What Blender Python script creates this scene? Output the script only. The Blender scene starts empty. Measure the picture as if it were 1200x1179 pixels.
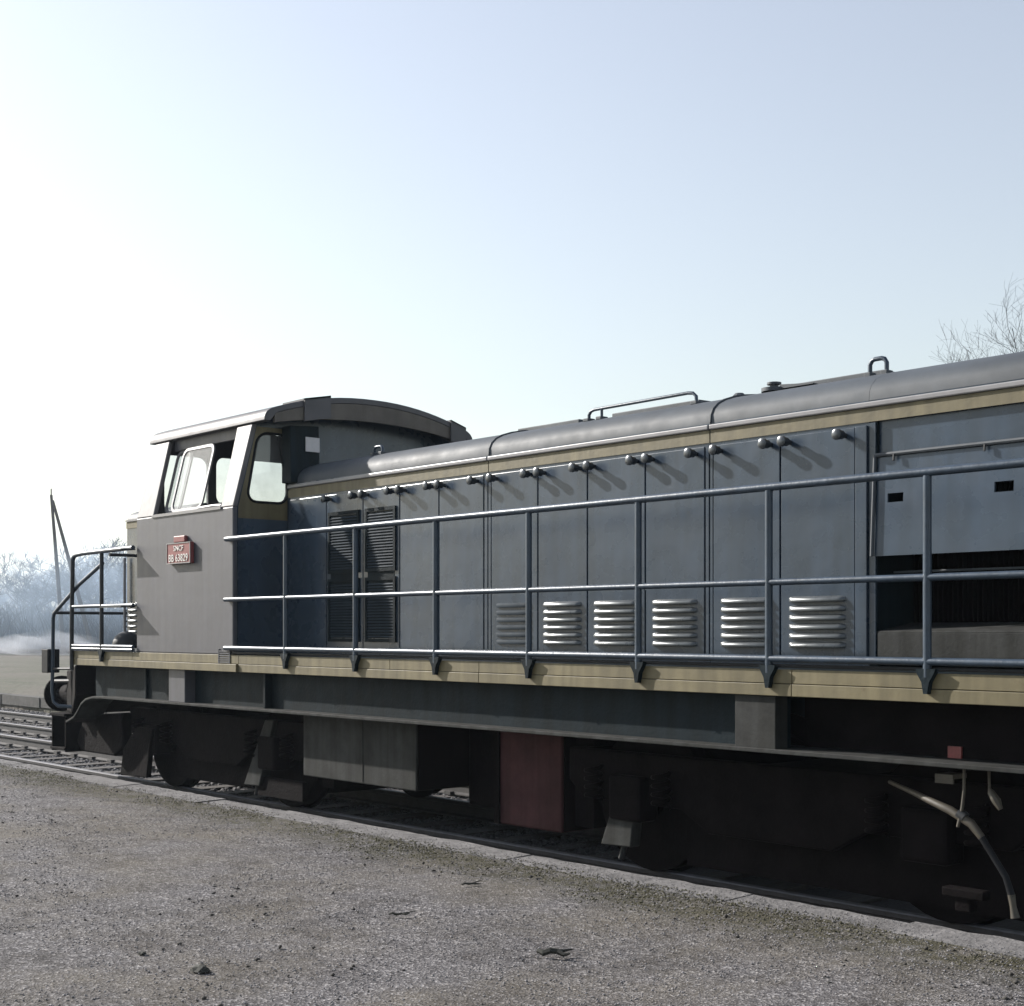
import bpy, bmesh, math, random
import numpy as np
from mathutils import Vector, Matrix
from mathutils.geometry import tessellate_polygon

S = bpy.context.scene
# ------------------------------------------------------------------ camera
cam_d = bpy.data.cameras.new("camera")
cam = bpy.data.objects.new("camera", cam_d)
S.collection.objects.link(cam)
cam.location = (0.0, -6.78, 1.73)
VIEW = Vector((-0.7532, 0.6577, 0.0))
cam.rotation_euler = VIEW.to_track_quat('-Z', 'Y').to_euler()
cam_d.sensor_fit = 'HORIZONTAL'
cam_d.sensor_width = 36.0
cam_d.lens = 49.5
cam_d.shift_y = 0.12375
cam_d.clip_start = 0.1
cam_d.clip_end = 5000
S.camera = cam
# ------------------------------------------------------------------ sky and sun
SUN_DIR = Vector((3.1, 1.0, -1.74)).normalized()          # the way the light travels
ELEV = math.asin(-SUN_DIR.z)
AZ = math.atan2(-SUN_DIR.x, -SUN_DIR.y)
W = bpy.data.worlds.new("World")
S.world = W
W.use_nodes = True
nt = W.node_tree
sky = nt.nodes.new('ShaderNodeTexSky')
sky.sky_type = 'NISHITA'
sky.sun_disc = False
sky.sun_elevation = ELEV
sky.sun_rotation = AZ % (2 * math.pi)
sky.altitude = 100
sky.air_density = 1.5
sky.dust_density = 1.0
sky.ozone_density = 2.0
bg = nt.nodes['Background']
hsv = nt.nodes.new('ShaderNodeHueSaturation')
hsv.inputs['Saturation'].default_value = 0.55
hsv.inputs['Hue'].default_value = 0.514
nt.links.new(sky.outputs[0], hsv.inputs['Color'])
nt.links.new(hsv.outputs[0], bg.inputs[0])
bg.inputs[1].default_value = 0.10
sun_d = bpy.data.lights.new("sun", 'SUN')
sun_d.energy = 4.6
sun_d.angle = math.radians(0.8)
sun_d.color = (1.0, 0.95, 0.89)
sun = bpy.data.objects.new("sun", sun_d)
S.collection.objects.link(sun)
sun.rotation_euler = SUN_DIR.to_track_quat('-Z', 'Y').to_euler()
sun.location = (-30, -10, 25)
S.view_settings.view_transform = 'Standard'
S.view_settings.look = 'None'
S.view_settings.exposure = 0.86
S.view_settings.gamma = 1.0
S.view_settings.use_curve_mapping = False
S.render.engine = 'CYCLES'
S.cycles.volume_bounces = 2
S.cycles.transparent_max_bounces = 16

C = S.collection
random.seed(11)
RNG = np.random.default_rng(5)

# ------------------------------------------------------------------ materials
MATS = {}
def mat(name, col, rough=0.6, metal=0.0, var=0.18, scale=3.0, streak=0.0, bump=0.0, bscale=60.0,
        col2=None, spec=0.5, stretch=(1, 1, 1), wear=0.0):
    """Principled paint or stone: large blotches, optional rain streaks, fine relief."""
    m = bpy.data.materials.new(name)
    m.use_nodes = True
    n = m.node_tree.nodes; L = m.node_tree.links
    b = n['Principled BSDF']
    b.inputs['Metallic'].default_value = metal
    b.inputs['Specular IOR Level'].default_value = spec
    tc = n.new('ShaderNodeNewGeometry')
    mp = n.new('ShaderNodeMapping'); mp.inputs['Scale'].default_value = stretch
    L.new(tc.outputs['Position'], mp.inputs[0])
    nz = n.new('ShaderNodeTexNoise'); nz.inputs['Scale'].default_value = scale
    nz.inputs['Detail'].default_value = 8; nz.inputs['Roughness'].default_value = 0.65
    L.new(mp.outputs[0], nz.inputs['Vector'])
    cr = n.new('ShaderNodeValToRGB')
    c1 = tuple(max(0, x * (1 - var)) for x in col) + (1,)
    c2 = (tuple(min(1, x * (1 + var)) for x in col) if col2 is None else tuple(col2)) + (1,)
    cr.color_ramp.elements[0].position = 0.32; cr.color_ramp.elements[0].color = c1
    cr.color_ramp.elements[1].position = 0.68; cr.color_ramp.elements[1].color = c2
    L.new(nz.outputs[0], cr.inputs[0])
    out = cr.outputs[0]
    if streak > 0:
        mp2 = n.new('ShaderNodeMapping'); mp2.inputs['Scale'].default_value = (9, 9, 0.5)
        L.new(tc.outputs['Position'], mp2.inputs[0])
        n2 = n.new('ShaderNodeTexNoise'); n2.inputs['Scale'].default_value = 1.3
        n2.inputs['Detail'].default_value = 6
        L.new(mp2.outputs[0], n2.inputs['Vector'])
        r2 = n.new('ShaderNodeValToRGB')
        r2.color_ramp.elements[0].position = 0.35; r2.color_ramp.elements[0].color = (1 - streak, 1 - streak, 1 - streak * 1.1, 1)
        r2.color_ramp.elements[1].position = 0.62; r2.color_ramp.elements[1].color = (1, 1, 1, 1)
        L.new(n2.outputs[0], r2.inputs[0])
        mx = n.new('ShaderNodeMix'); mx.data_type = 'RGBA'; mx.blend_type = 'MULTIPLY'
        mx.inputs['Factor'].default_value = 1.0
        L.new(out, mx.inputs['A']); L.new(r2.outputs[0], mx.inputs['B'])
        out = mx.outputs['Result']
    if wear > 0:      # small rust chips and grimy freckles
        nw = n.new('ShaderNodeTexNoise'); nw.inputs['Scale'].default_value = 14; nw.inputs['Detail'].default_value = 9
        nw.inputs['Roughness'].default_value = 0.75
        L.new(tc.outputs['Position'], nw.inputs['Vector'])
        rw = n.new('ShaderNodeValToRGB')
        rw.color_ramp.elements[0].position = 0.60; rw.color_ramp.elements[0].color = (0, 0, 0, 1)
        rw.color_ramp.elements[1].position = 0.74; rw.color_ramp.elements[1].color = (wear, wear, wear, 1)
        L.new(nw.outputs[0], rw.inputs[0])
        mw = n.new('ShaderNodeMix'); mw.data_type = 'RGBA'
        L.new(rw.outputs[0], mw.inputs['Factor']); L.new(out, mw.inputs['A'])
        mw.inputs['B'].default_value = (col[0] * .45 + .012, col[1] * .38 + .006, col[2] * .3 + .003, 1)
        out = mw.outputs['Result']
    L.new(out, b.inputs['Base Color'])
    mr = n.new('ShaderNodeMapRange')
    mr.inputs['To Min'].default_value = max(0.05, rough - 0.1); mr.inputs['To Max'].default_value = min(1, rough + 0.12)
    n3 = n.new('ShaderNodeTexNoise'); n3.inputs['Scale'].default_value = scale * 3.1; n3.inputs['Detail'].default_value = 5
    L.new(tc.outputs['Position'], n3.inputs['Vector'])
    L.new(n3.outputs[0], mr.inputs[0]); L.new(mr.outputs[0], b.inputs['Roughness'])
    if bump > 0:
        nb = n.new('ShaderNodeTexNoise'); nb.inputs['Scale'].default_value = bscale; nb.inputs['Detail'].default_value = 6
        L.new(tc.outputs['Position'], nb.inputs['Vector'])
        bp = n.new('ShaderNodeBump'); bp.inputs['Strength'].default_value = bump; bp.inputs['Distance'].default_value = 0.02
        L.new(nb.outputs[0], bp.inputs['Height']); L.new(bp.outputs[0], b.inputs['Normal'])
    MATS[name] = m
    return m

mat('dull_shade_paint', (0.022, 0.032, 0.042), 0.7, var=0.2, scale=5, spec=0.1)  # dull filter blades; on the leftmost louvres it stands in for a shadow
mat('hood_paint', (0.034, 0.053, 0.080), 0.27, var=0.2, scale=1.6, streak=0.2, bump=0.12, bscale=5, wear=0.7)
mat('cab_paint', (0.070, 0.071, 0.084), 0.5, var=0.14, scale=2.2, streak=0.18, bump=0.08, bscale=9, wear=0.5)
mat('roof_paint', (0.046, 0.055, 0.065), 0.62, var=0.25, scale=2.5, bump=0.06, bscale=10)
mat('cream_paint', (0.145, 0.121, 0.062), 0.55, var=0.2, scale=2.4, streak=0.3, bump=0.06, bscale=30, wear=0.7)
mat('visor_paint', (0.095, 0.082, 0.07), 0.6, var=0.25, scale=3, streak=0.2)
mat('shade_black', (0.007, 0.005, 0.005), 0.85, var=0.3, scale=4, spec=0.05)  # painted-in shade for the unlit ends of battery box and tank
mat('trim_paint', (0.22, 0.215, 0.22), 0.4, var=0.12, scale=6)
mat('frame_paint', (0.008, 0.015, 0.0195), 0.6, var=0.3, scale=3, streak=0.3, bump=0.15, bscale=40, spec=0.1)
mat('grime', (0.0055, 0.0042, 0.0045), 0.8, var=0.45, scale=4, bump=0.35, bscale=35, spec=0.06)
mat('box_paint', (0.04, 0.041, 0.04), 0.7, var=0.3, scale=4, streak=0.35, bump=0.1, bscale=40, spec=0.12)
mat('oxide_red', (0.062, 0.027, 0.029), 0.75, var=0.25, scale=4, streak=0.3, bump=0.1, bscale=40, spec=0.12)
mat('cab_roof_paint', (0.066, 0.064, 0.070), 0.55, var=0.2, scale=3, bump=0.05, bscale=10)
mat('post_paint', (0.105, 0.10, 0.105), 0.5, var=0.1, scale=5, streak=0.1)
mat('rail_pipe', (0.03, 0.047, 0.07), 0.36, metal=0.1, var=0.25, scale=9, bump=0.08, bscale=50)
mat('louver_metal', (0.10, 0.11, 0.115), 0.3, metal=0.3, var=0.2, scale=9)
mat('latch_metal', (0.055, 0.062, 0.07), 0.3, metal=0.6, var=0.3, scale=20)
mat('dark_metal', (0.02, 0.022, 0.024), 0.55, metal=0.2, var=0.3, scale=10)
mat('rubber', (0.010, 0.011, 0.013), 0.6, var=0.2, scale=10, spec=0.15)
mat('hose', (0.055, 0.047, 0.034), 0.6, var=0.2, scale=12)
mat('plate_red', (0.2, 0.045, 0.045), 0.5, var=0.2, scale=30)
mat('lettering', (0.72, 0.70, 0.66), 0.5, var=0.1, scale=40)
mat('paper', (0.5, 0.49, 0.5), 0.8, var=0.06, scale=20)
mat('cab_inside', (0.12, 0.14, 0.15), 0.7, var=0.15, scale=4)
mat('worn_steel', (0.15, 0.15, 0.165), 0.7, metal=0.0, spec=0.25, var=0.25, scale=12)
mat('rail_rust', (0.045, 0.042, 0.042), 0.75, var=0.3, scale=9, bump=0.2, bscale=60)
mat('sleeper_wood', (0.05, 0.043, 0.038), 0.85, var=0.35, scale=5, bump=0.4, bscale=30, stretch=(6, 1, 6))
mat('coping', (0.13, 0.125, 0.125), 0.9, var=0.42, scale=9, bump=0.6, bscale=45)
mat('wall_stone', (0.055, 0.053, 0.05), 0.9, var=0.35, scale=5, bump=0.5, bscale=25)
mat('ballast', (0.06, 0.058, 0.06), 0.9, var=0.4, scale=30, bump=0.8, bscale=45)
mat('ballast_stone', (0.10, 0.098, 0.102), 0.85, var=0.45, scale=17)
mat('gravel_stone', (0.18, 0.172, 0.175), 0.85, var=0.5, scale=40)
mat('bark', (0.035, 0.031, 0.03), 0.9, var=0.3, scale=3)
mat('pole_wood', (0.10, 0.085, 0.075), 0.85, var=0.25, scale=4, stretch=(6, 6, 0.6))
mat('twig_bark', (0.022, 0.023, 0.018), 0.85, var=0.3, scale=40)

def glass_mat():
    m = bpy.data.materials.new('window_glass'); m.use_nodes = True
    n = m.node_tree.nodes; L = m.node_tree.links
    for x in list(n): n.remove(x)
    o = n.new('ShaderNodeOutputMaterial'); mix = n.new('ShaderNodeMixShader')
    tr = n.new('ShaderNodeBsdfTransparent'); tr.inputs[0].default_value = (0.96, 0.97, 0.975, 1)
    gl = n.new('ShaderNodeBsdfGlossy'); gl.inputs['Roughness'].default_value = 0.03
    lw = n.new('ShaderNodeLayerWeight'); lw.inputs[0].default_value = 0.5
    pw = n.new('ShaderNodeMath'); pw.operation = 'POWER'; pw.inputs[1].default_value = 5.0; L.new(lw.outputs['Facing'], pw.inputs[0])
    fr = n.new('ShaderNodeMath'); fr.operation = 'MULTIPLY_ADD'; fr.inputs[1].default_value = 0.9; fr.inputs[2].default_value = 0.05; L.new(pw.outputs[0], fr.inputs[0])
    df = n.new('ShaderNodeBsdfDiffuse'); df.inputs[0].default_value = (0.5, 0.5, 0.5, 1)
    mix2 = n.new('ShaderNodeMixShader')
    nz = n.new('ShaderNodeTexNoise'); nz.inputs['Scale'].default_value = 6; nz.inputs['Detail'].default_value = 6
    geo = n.new('ShaderNodeNewGeometry'); L.new(geo.outputs['Position'], nz.inputs['Vector'])
    mr = n.new('ShaderNodeMapRange'); mr.inputs['To Min'].default_value = 0.02; mr.inputs['To Max'].default_value = 0.12
    L.new(nz.outputs[0], mr.inputs[0]); L.new(mr.outputs[0], mix2.inputs[0])
    L.new(fr.outputs[0], mix.inputs[0]); L.new(tr.outputs[0], mix.inputs[1]); L.new(gl.outputs[0], mix.inputs[2])
    L.new(mix.outputs[0], mix2.inputs[1]); L.new(df.outputs[0], mix2.inputs[2])
    L.new(mix2.outputs[0], o.inputs[0])
    MATS['window_glass'] = m
glass_mat()

def platform_mat():
    m = bpy.data.materials.new('platform_gravel'); m.use_nodes = True
    n = m.node_tree.nodes; L = m.node_tree.links; b = n['Principled BSDF']
    b.inputs['Roughness'].default_value = 0.92
    b.inputs['Specular IOR Level'].default_value = 0.25
    g = n.new('ShaderNodeNewGeometry')
    def noise(scale, detail=6, rough=0.6):
        x = n.new('ShaderNodeTexNoise'); x.inputs['Scale'].default_value = scale
        x.inputs['Detail'].default_value = detail; x.inputs['Roughness'].default_value = rough
        L.new(g.outputs['Position'], x.inputs['Vector']); return x.outputs[0]
    def ramp(src, stops):
        r = n.new('ShaderNodeValToRGB')
        while len(r.color_ramp.elements) < len(stops): r.color_ramp.elements.new(0.5)
        for e, (p, c) in zip(r.color_ramp.elements, stops):
            e.position = p; e.color = c if len(c) == 4 else tuple(c) + (1,)
        L.new(src, r.inputs[0]); return r.outputs[0]
    def mix(f, a, bb, mode='MIX'):
        x = n.new('ShaderNodeMix'); x.data_type = 'RGBA'; x.blend_type = mode
        if isinstance(f, float): x.inputs['Factor'].default_value = f
        else: L.new(f, x.inputs['Factor'])
        L.new(a, x.inputs['A']); L.new(bb, x.inputs['B']); return x.outputs['Result']
    # speckle of single chippings
    v = n.new('ShaderNodeTexVoronoi'); v.inputs['Scale'].default_value = 75
    L.new(g.outputs['Position'], v.inputs['Vector'])
    sep = n.new('ShaderNodeSeparateColor'); L.new(v.outputs['Color'], sep.inputs[0])
    chips = ramp(sep.outputs[0], [(0.0, (0.055, 0.051, 0.053)), (0.4, (0.115, 0.109, 0.111)), (0.8, (0.185, 0.176, 0.178)), (1.0, (0.36, 0.345, 0.345))])
    fine = ramp(noise(130, 3), [(0.3, (0.6, 0.6, 0.6)), (0.7, (1.3, 1.3, 1.3))])
    col = mix(1.0, chips, fine, 'MULTIPLY')
    # ochre earth and worn pale areas
    ochre = ramp(noise(0.9, 7, 0.7), [(0.42, (0, 0, 0)), (0.68, (1, 1, 1))])
    oc = ramp(noise(55, 4), [(0.3, (0.09, 0.076, 0.05)), (0.7, (0.185, 0.16, 0.115))])
    sc = n.new('ShaderNodeMath'); sc.operation = 'MULTIPLY'; sc.inputs[1].default_value = 0.55
    L.new(ochre, sc.inputs[0]); col = mix(sc.outputs[0], col, oc)
    dark = ramp(noise(3.3, 8, 0.75), [(0.30, (0.5, 0.48, 0.46)), (0.5, (1, 1, 1)), (0.75, (1.22, 1.22, 1.22))])
    col = mix(1.0, col, dark, 'MULTIPLY')
    # moss in a band just inside the coping
    sp = n.new('ShaderNodeSeparateXYZ'); L.new(g.outputs['Position'], sp.inputs[0])
    wob = noise(1.7, 6, 0.7)
    ad = n.new('ShaderNodeMath'); ad.operation = 'MULTIPLY_ADD'; ad.inputs[1].default_value = 0.7
    L.new(wob, ad.inputs[0]); L.new(sp.outputs['Y'], ad.inputs[2])
    band = ramp(ad.outputs[0], [(0.0, (0, 0, 0)), (1.0, (1, 1, 1))])
    mr = n.new('ShaderNodeMapRange'); mr.interpolation_type = 'SMOOTHSTEP'
    mr.inputs['From Min'].default_value = -0.98; mr.inputs['From Max'].default_value = -0.30
    L.new(ad.outputs[0], mr.inputs[0])
    patch = ramp(noise(6, 6, 0.7), [(0.36, (0.1, 0.1, 0.1)), (0.58, (1, 1, 1))])
    mm = n.new('ShaderNodeMath'); mm.operation = 'MULTIPLY'
    L.new(mr.outputs[0], mm.inputs[0]); L.new(patch, mm.inputs[1])
    moss = ramp(noise(45, 5), [(0.3, (0.025, 0.025, 0.014)), (0.7, (0.085, 0.077, 0.042))])
    m2 = n.new('ShaderNodeMath'); m2.operation = 'MULTIPLY'; m2.inputs[1].default_value = 0.9
    L.new(mm.outputs[0], m2.inputs[0])
    col = mix(m2.outputs[0], col, moss)
    L.new(col, b.inputs['Base Color'])
    # relief
    h = n.new('ShaderNodeMath'); h.operation = 'ADD'
    L.new(v.outputs['Distance'], h.inputs[0]); L.new(noise(160, 4), h.inputs[1])
    bp = n.new('ShaderNodeBump'); bp.inputs['Strength'].default_value = 0.9; bp.inputs['Distance'].default_value = 0.012
    L.new(h.outputs[0], bp.inputs['Height']); L.new(bp.outputs[0], b.inputs['Normal'])
    MATS['platform_gravel'] = m
platform_mat()

def field_mat():
    m = bpy.data.materials.new('field'); m.use_nodes = True
    n = m.node_tree.nodes; L = m.node_tree.links; b = n['Principled BSDF']; b.inputs['Roughness'].default_value = 0.95
    g = n.new('ShaderNodeNewGeometry')
    nz = n.new('ShaderNodeTexNoise'); nz.inputs['Scale'].default_value = 0.12; nz.inputs['Detail'].default_value = 10
    nz.inputs['Roughness'].default_value = 0.7
    L.new(g.outputs['Position'], nz.inputs['Vector'])
    r = n.new('ShaderNodeValToRGB')
    e = r.color_ramp.elements
    e[0].position = 0.36; e[0].color = (0.04, 0.048, 0.022, 1)
    e[1].position = 0.5; e[1].color = (0.07, 0.066, 0.045, 1)
    x = e.new(0.64); x.color = (0.095, 0.08, 0.066, 1)
    L.new(nz.outputs[0], r.inputs[0])
    n2 = n.new('ShaderNodeTexNoise'); n2.inputs['Scale'].default_value = 5; n2.inputs['Detail'].default_value = 8
    L.new(g.outputs['Position'], n2.inputs['Vector'])
    mx = n.new('ShaderNodeMix'); mx.data_type = 'RGBA'; mx.blend_type = 'OVERLAY'; mx.inputs['Factor'].default_value = 0.6
    L.new(r.outputs[0], mx.inputs['A']); L.new(n2.outputs[0], mx.inputs['B'])
    L.new(mx.outputs['Result'], b.inputs['Base Color'])
    bp = n.new('ShaderNodeBump'); bp.inputs['Strength'].default_value = 0.8; bp.inputs['Distance'].default_value = 0.1
    L.new(n2.outputs[0], bp.inputs['Height']); L.new(bp.outputs[0], b.inputs['Normal'])
    MATS['field'] = m
field_mat()

# ------------------------------------------------------------------ mesh helpers
class MB:
    def __init__(s): s.v = []; s.f = []
    def add(s, vs, fs):
        o = len(s.v); s.v += [tuple(p) for p in vs]; s.f += [tuple(i + o for i in f) for f in fs]; return s
    def box(s, x0, x1, y0, y1, z0, z1):
        return s.add([(x0, y0, z0), (x1, y0, z0), (x1, y1, z0), (x0, y1, z0), (x0, y0, z1), (x1, y0, z1), (x1, y1, z1), (x0, y1, z1)],
                     [(0, 3, 2, 1), (4, 5, 6, 7), (0, 1, 5, 4), (1, 2, 6, 5), (2, 3, 7, 6), (3, 0, 4, 7)])
    def hexa(s, p):   # eight corners, bottom ring then top ring
        return s.add(p, [(0, 3, 2, 1), (4, 5, 6, 7), (0, 1, 5, 4), (1, 2, 6, 5), (2, 3, 7, 6), (3, 0, 4, 7)])
    def tube(s, pts, r, n=10, caps=True):
        P = [Vector(p) for p in pts]; rr = r if isinstance(r, (list, tuple)) else [r] * len(P)
        T = []
        for i in range(len(P)):
            a = P[max(0, i - 1)]; b = P[min(len(P) - 1, i + 1)]; T.append((b - a).normalized())
        ref = Vector((0, 0, 1)) if abs(T[0].z) < 0.9 else Vector((0, 1, 0))
        u = T[0].cross(ref).normalized(); vs = []; fs = []
        for i, p in enumerate(P):
            u = (u - T[i] * u.dot(T[i])).normalized(); w = T[i].cross(u)
            for k in range(n):
                a = 2 * math.pi * k / n
                vs.append(p + (u * math.cos(a) + w * math.sin(a)) * rr[i])
        for i in range(len(P) - 1):
            for k in range(n):
                a = i * n + k; b = i * n + (k + 1) % n
                fs.append((a, b, b + n, a + n))
        if caps:
            fs.append(tuple(range(n))[::-1]); fs.append(tuple((len(P) - 1) * n + k for k in range(n)))
        return s.add(vs, fs)
    def extrude(s, poly, axis, a0, a1, closed=True):
        """poly in the two other axes (in x,y,z order), swept along axis from a0 to a1."""
        def pt(q, a):
            return {'x': (a, q[0], q[1]), 'y': (q[0], a, q[1]), 'z': (q[0], q[1], a)}[axis]
        n = len(poly); vs = [pt(q, a0) for q in poly] + [pt(q, a1) for q in poly]; fs = []
        for k in range(n if closed else n - 1):
            j = (k + 1) % n; fs.append((k, j, j + n, k + n))
        if closed: fs += [tuple(range(n))[::-1], tuple(range(n, 2 * n))]
        return s.add(vs, fs)
    def panel(s, outer, holes, fn, t):
        """flat plate with window holes; fn maps 2-D (u, v, depth) to a point; t = thickness"""
        loops = [outer] + holes
        tri = tessellate_polygon([[Vector((p[0], p[1], 0)) for p in l] for l in loops])
        allp = [p for l in loops for p in l]; n = len(allp)
        vs = [fn(p[0], p[1], 0) for p in allp] + [fn(p[0], p[1], t) for p in allp]
        fs = [tuple(f) for f in tri] + [tuple(i + n for i in f[::-1]) for f in tri]
        o = 0
        for l in loops:
            m = len(l)
            for k in range(m):
                a = o + k; b = o + (k + 1) % m; fs.append((a, b, b + n, a + n))
            o += m
        return s.add(vs, fs)
    def mesh(s, name, smooth=None):
        me = bpy.data.meshes.new(name); me.from_pydata(s.v, [], s.f); me.update()
        bm = bmesh.new(); bm.from_mesh(me)
        bmesh.ops.recalc_face_normals(bm, faces=bm.faces); bm.to_mesh(me); bm.free()
        if smooth is not None:
            for p in me.polygons: p.use_smooth = True
            me.set_sharp_from_angle(angle=math.radians(smooth))
        return me
    def build(s, name, m, parent=None, smooth=None, bevel=0.0):
        me = s.mesh(name, smooth); me.materials.append(MATS[m])
        o = link(name, me, parent)
        if bevel > 0:
            md = o.modifiers.new('bevel', 'BEVEL'); md.width = bevel; md.segments = 2; md.limit_method = 'ANGLE'
            md.angle_limit = math.radians(40); md.harden_normals = False
        return o
def wloc(o):
    return o.location.copy() if o.parent is None else o.location + wloc(o.parent)
def link(name, data, parent=None, loc=(0, 0, 0)):
    """the object's data stands at world position loc, whatever its parent"""
    o = bpy.data.objects.new(name, data); C.objects.link(o)
    o.location = Vector(loc)
    if parent is not None:
        o.parent = parent; o.location = Vector(loc) - wloc(parent)
    return o
def tag(o, label=None, cat=None, group=None, kind=None):
    if label: o['label'] = label
    if cat: o['category'] = cat
    if group: o['group'] = group
    if kind: o['kind'] = kind
    return o
def rounded(u0, u1, v0, v1, r, n=5, shear=0.0):
    pts = []
    for cu, cv, a0 in ((u1 - r, v0 + r, -90), (u1 - r, v1 - r, 0), (u0 + r, v1 - r, 90), (u0 + r, v0 + r, 180)):
        for k in range(n + 1):
            a = math.radians(a0 + 90 * k / n); v = cv + r * math.sin(a)
            pts.append((cu + r * math.cos(a) + shear * (v - v0), v))
    return pts

# ================================================================== GROUND
g = MB()
xs = [-520, -200, -100, -60, -30, 0, 30, 120, 520]; ys = [-300, -60, 9.8, 9.9, 20, 60, 120, 240, 520]
vs = [(x, y, -0.42 if y < 9.9 else (0.04 if y < 30 else 0.0)) for y in ys for x in xs]
n = len(xs)
g.add(vs, [(j * n + i, j * n + i + 1, (j + 1) * n + i + 1, (j + 1) * n + i) for j in range(len(ys) - 1) for i in range(n - 1)])
tag(g.build('ground', 'field'), kind='structure')
g = MB(); g.extrude([(-0.16, -0.41), (-0.16, -0.20), (2.9, -0.20), (3.3, -0.30), (6.3, -0.30), (6.88, -0.24), (6.88, -0.41)], 'x', -130, 12)
bed = tag(g.build('ballast_bed', 'ballast'), kind='structure')
# far low platform with its stone edge
g = MB(); g.extrude([(6.9, -0.41), (6.9, 0.07), (10.4, 0.085), (10.4, -0.41)], 'x', -130, 12)
farp = tag(g.build('far_platform', 'field'), kind='structure')
me = None
for i in range(64):
    x0 = -70 + i * 1.2
    if me is None:
        k = MB().box(0.01, 1.19, 0, 0.30, -0.22, 0.02); me = k.mesh('kerb_stone'); me.materials.append(MATS['wall_stone'])
    link('kerb_stone', me, farp, (x0, 6.86 + random.uniform(-.012, .012), 0.085 + random.uniform(-.01, .01)))

# rails, sleepers
RAIL = [(-.068, 0), (.068, 0), (.068, .012), (.012, .03), (.012, .115), (.033, .125), (.035, .155), (.028, .163), (-.028, .163), (-.035, .155), (-.033, .125), (-.012, .115), (-.012, .03), (-.068, .012)]
def rail_material_mesh(name, yc, ztop, x0, x1):
    b = MB(); b.extrude([(yc + a, ztop - .163 + z) for a, z in RAIL], 'x', x0, x1)
    me = b.mesh(name); me.materials.append(MATS['rail_rust']); me.materials.append(MATS['worn_steel'])
    for p in me.polygons:
        if p.center.z > ztop - .012: p.material_index = 1
    return me
def track(yc, zt, x0, x1, name_root):
    root = link('railway_track', None, None, (-20, yc, zt - 0.3)); tag(root, kind='structure')
    for s in (-1, 1):
        link('rail', rail_material_mesh('rail', yc + s * .7525, zt, x0, x1), root)
    sl = MB(); sl.hexa([(-.125, -1.3, -.14), (.125, -1.3, -.14), (.125, 1.3, -.14), (-.125, 1.3, -.14), (-.11, -1.3, 0), (.11, -1.3, 0), (.11, 1.3, 0), (-.11, 1.3, 0)])
    me = sl.mesh('sleeper'); me.materials.append(MATS['sleeper_wood'])
    ch = MB()
    for s in (-1, 1):
        for t in (-1, 1): ch.box(-.06, .06, s * .7525 + t * .07 - .03, s * .7525 + t * .07 + .03, 0, .04)
    mc = ch.mesh('rail_clip'); mc.materials.append(MATS['rail_rust'])
    x = max(x0, -58)
    while x < min(x1, 6):
        o = link('sleeper', me, root, (x + random.uniform(-.02, .02), yc, zt - .17 + random.uniform(-.012, .005)))
        o.rotation_euler.z = random.uniform(-.012, .012)
        if -36 < x < -13: link('rail_clip', mc, o, (x, yc, zt - .166))
        x += 0.62
    return root
t1 = track(1.46, 0.0, -120, 10, 'near'); t2 = track(4.70, -0.1, -120, 10, 'far')
t1['label'] = 'railway track the locomotive stands on'; t2['label'] = 'second track beyond the locomotive'

def stones(name, n, xr, yr, zf, s0, s1, m, label, cat, power=1.0, keep=None):
    """loose stones as low octahedra, one object"""
    x = RNG.uniform(xr[0], xr[1], n); y = RNG.uniform(yr[0], yr[1], n)
    if power != 1.0: x = xr[1] - (xr[1] - xr[0]) * RNG.uniform(0, 1, n) ** power
    if keep is not None:
        k = keep(x, y); x = x[k]; y = y[k]; n = len(x)
    z = zf(x, y); s = RNG.uniform(s0, s1, n)
    base = np.array([(1, 0, 0), (-1, 0, 0), (0, 1, 0), (0, -1, 0), (0, 0, 1), (0, 0, -1)], float)
    tri = np.array([(0, 2, 4), (2, 1, 4), (1, 3, 4), (3, 0, 4), (2, 0, 5), (1, 2, 5), (3, 1, 5), (0, 3, 5)])
    V = base[None] * RNG.uniform(0.6, 1.25, (n, 6, 3)) + RNG.normal(0, 0.18, (n, 6, 3))
    V[:, :, 2] *= 0.65
    a = RNG.uniform(0, 6.28, n); ca, sa = np.cos(a)[:, None], np.sin(a)[:, None]
    X = V[:, :, 0] * ca - V[:, :, 1] * sa; Y = V[:, :, 0] * sa + V[:, :, 1] * ca
    V = np.stack([X, Y, V[:, :, 2]], 2) * s[:, None, None]
    V += np.stack([x, y, z], 1)[:, None, :]
    F = (tri[None] + (np.arange(n) * 6)[:, None, None]).reshape(-1, 3)
    me = bpy.data.meshes.new(name)
    me.vertices.add(n * 6); me.vertices.foreach_set('co', V.reshape(-1))
    me.loops.add(len(F) * 3); me.loops.foreach_set('vertex_index', F.reshape(-1))
    me.polygons.add(len(F)); me.polygons.foreach_set('loop_start', np.arange(len(F)) * 3)
    me.update(); me.validate(); me.materials.append(MATS[m])
    return tag(link(name, me), label, cat, kind='stuff')

def bedz(x, y):
    return np.where(y < 2.9, -.20, np.where(y < 3.3, -.20 - .1 * (y - 2.9) / .4, np.where(y < 6.3, -.30, -.30 + .06 * (y - 6.3) / .6))) + 0.012
stones('track_ballast', 60000, (-46, -8), (-.14, 6.85), bedz, .018, .036, 'ballast_stone', 'loose grey ballast stones around both tracks', 'ballast', power=1.3)

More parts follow.
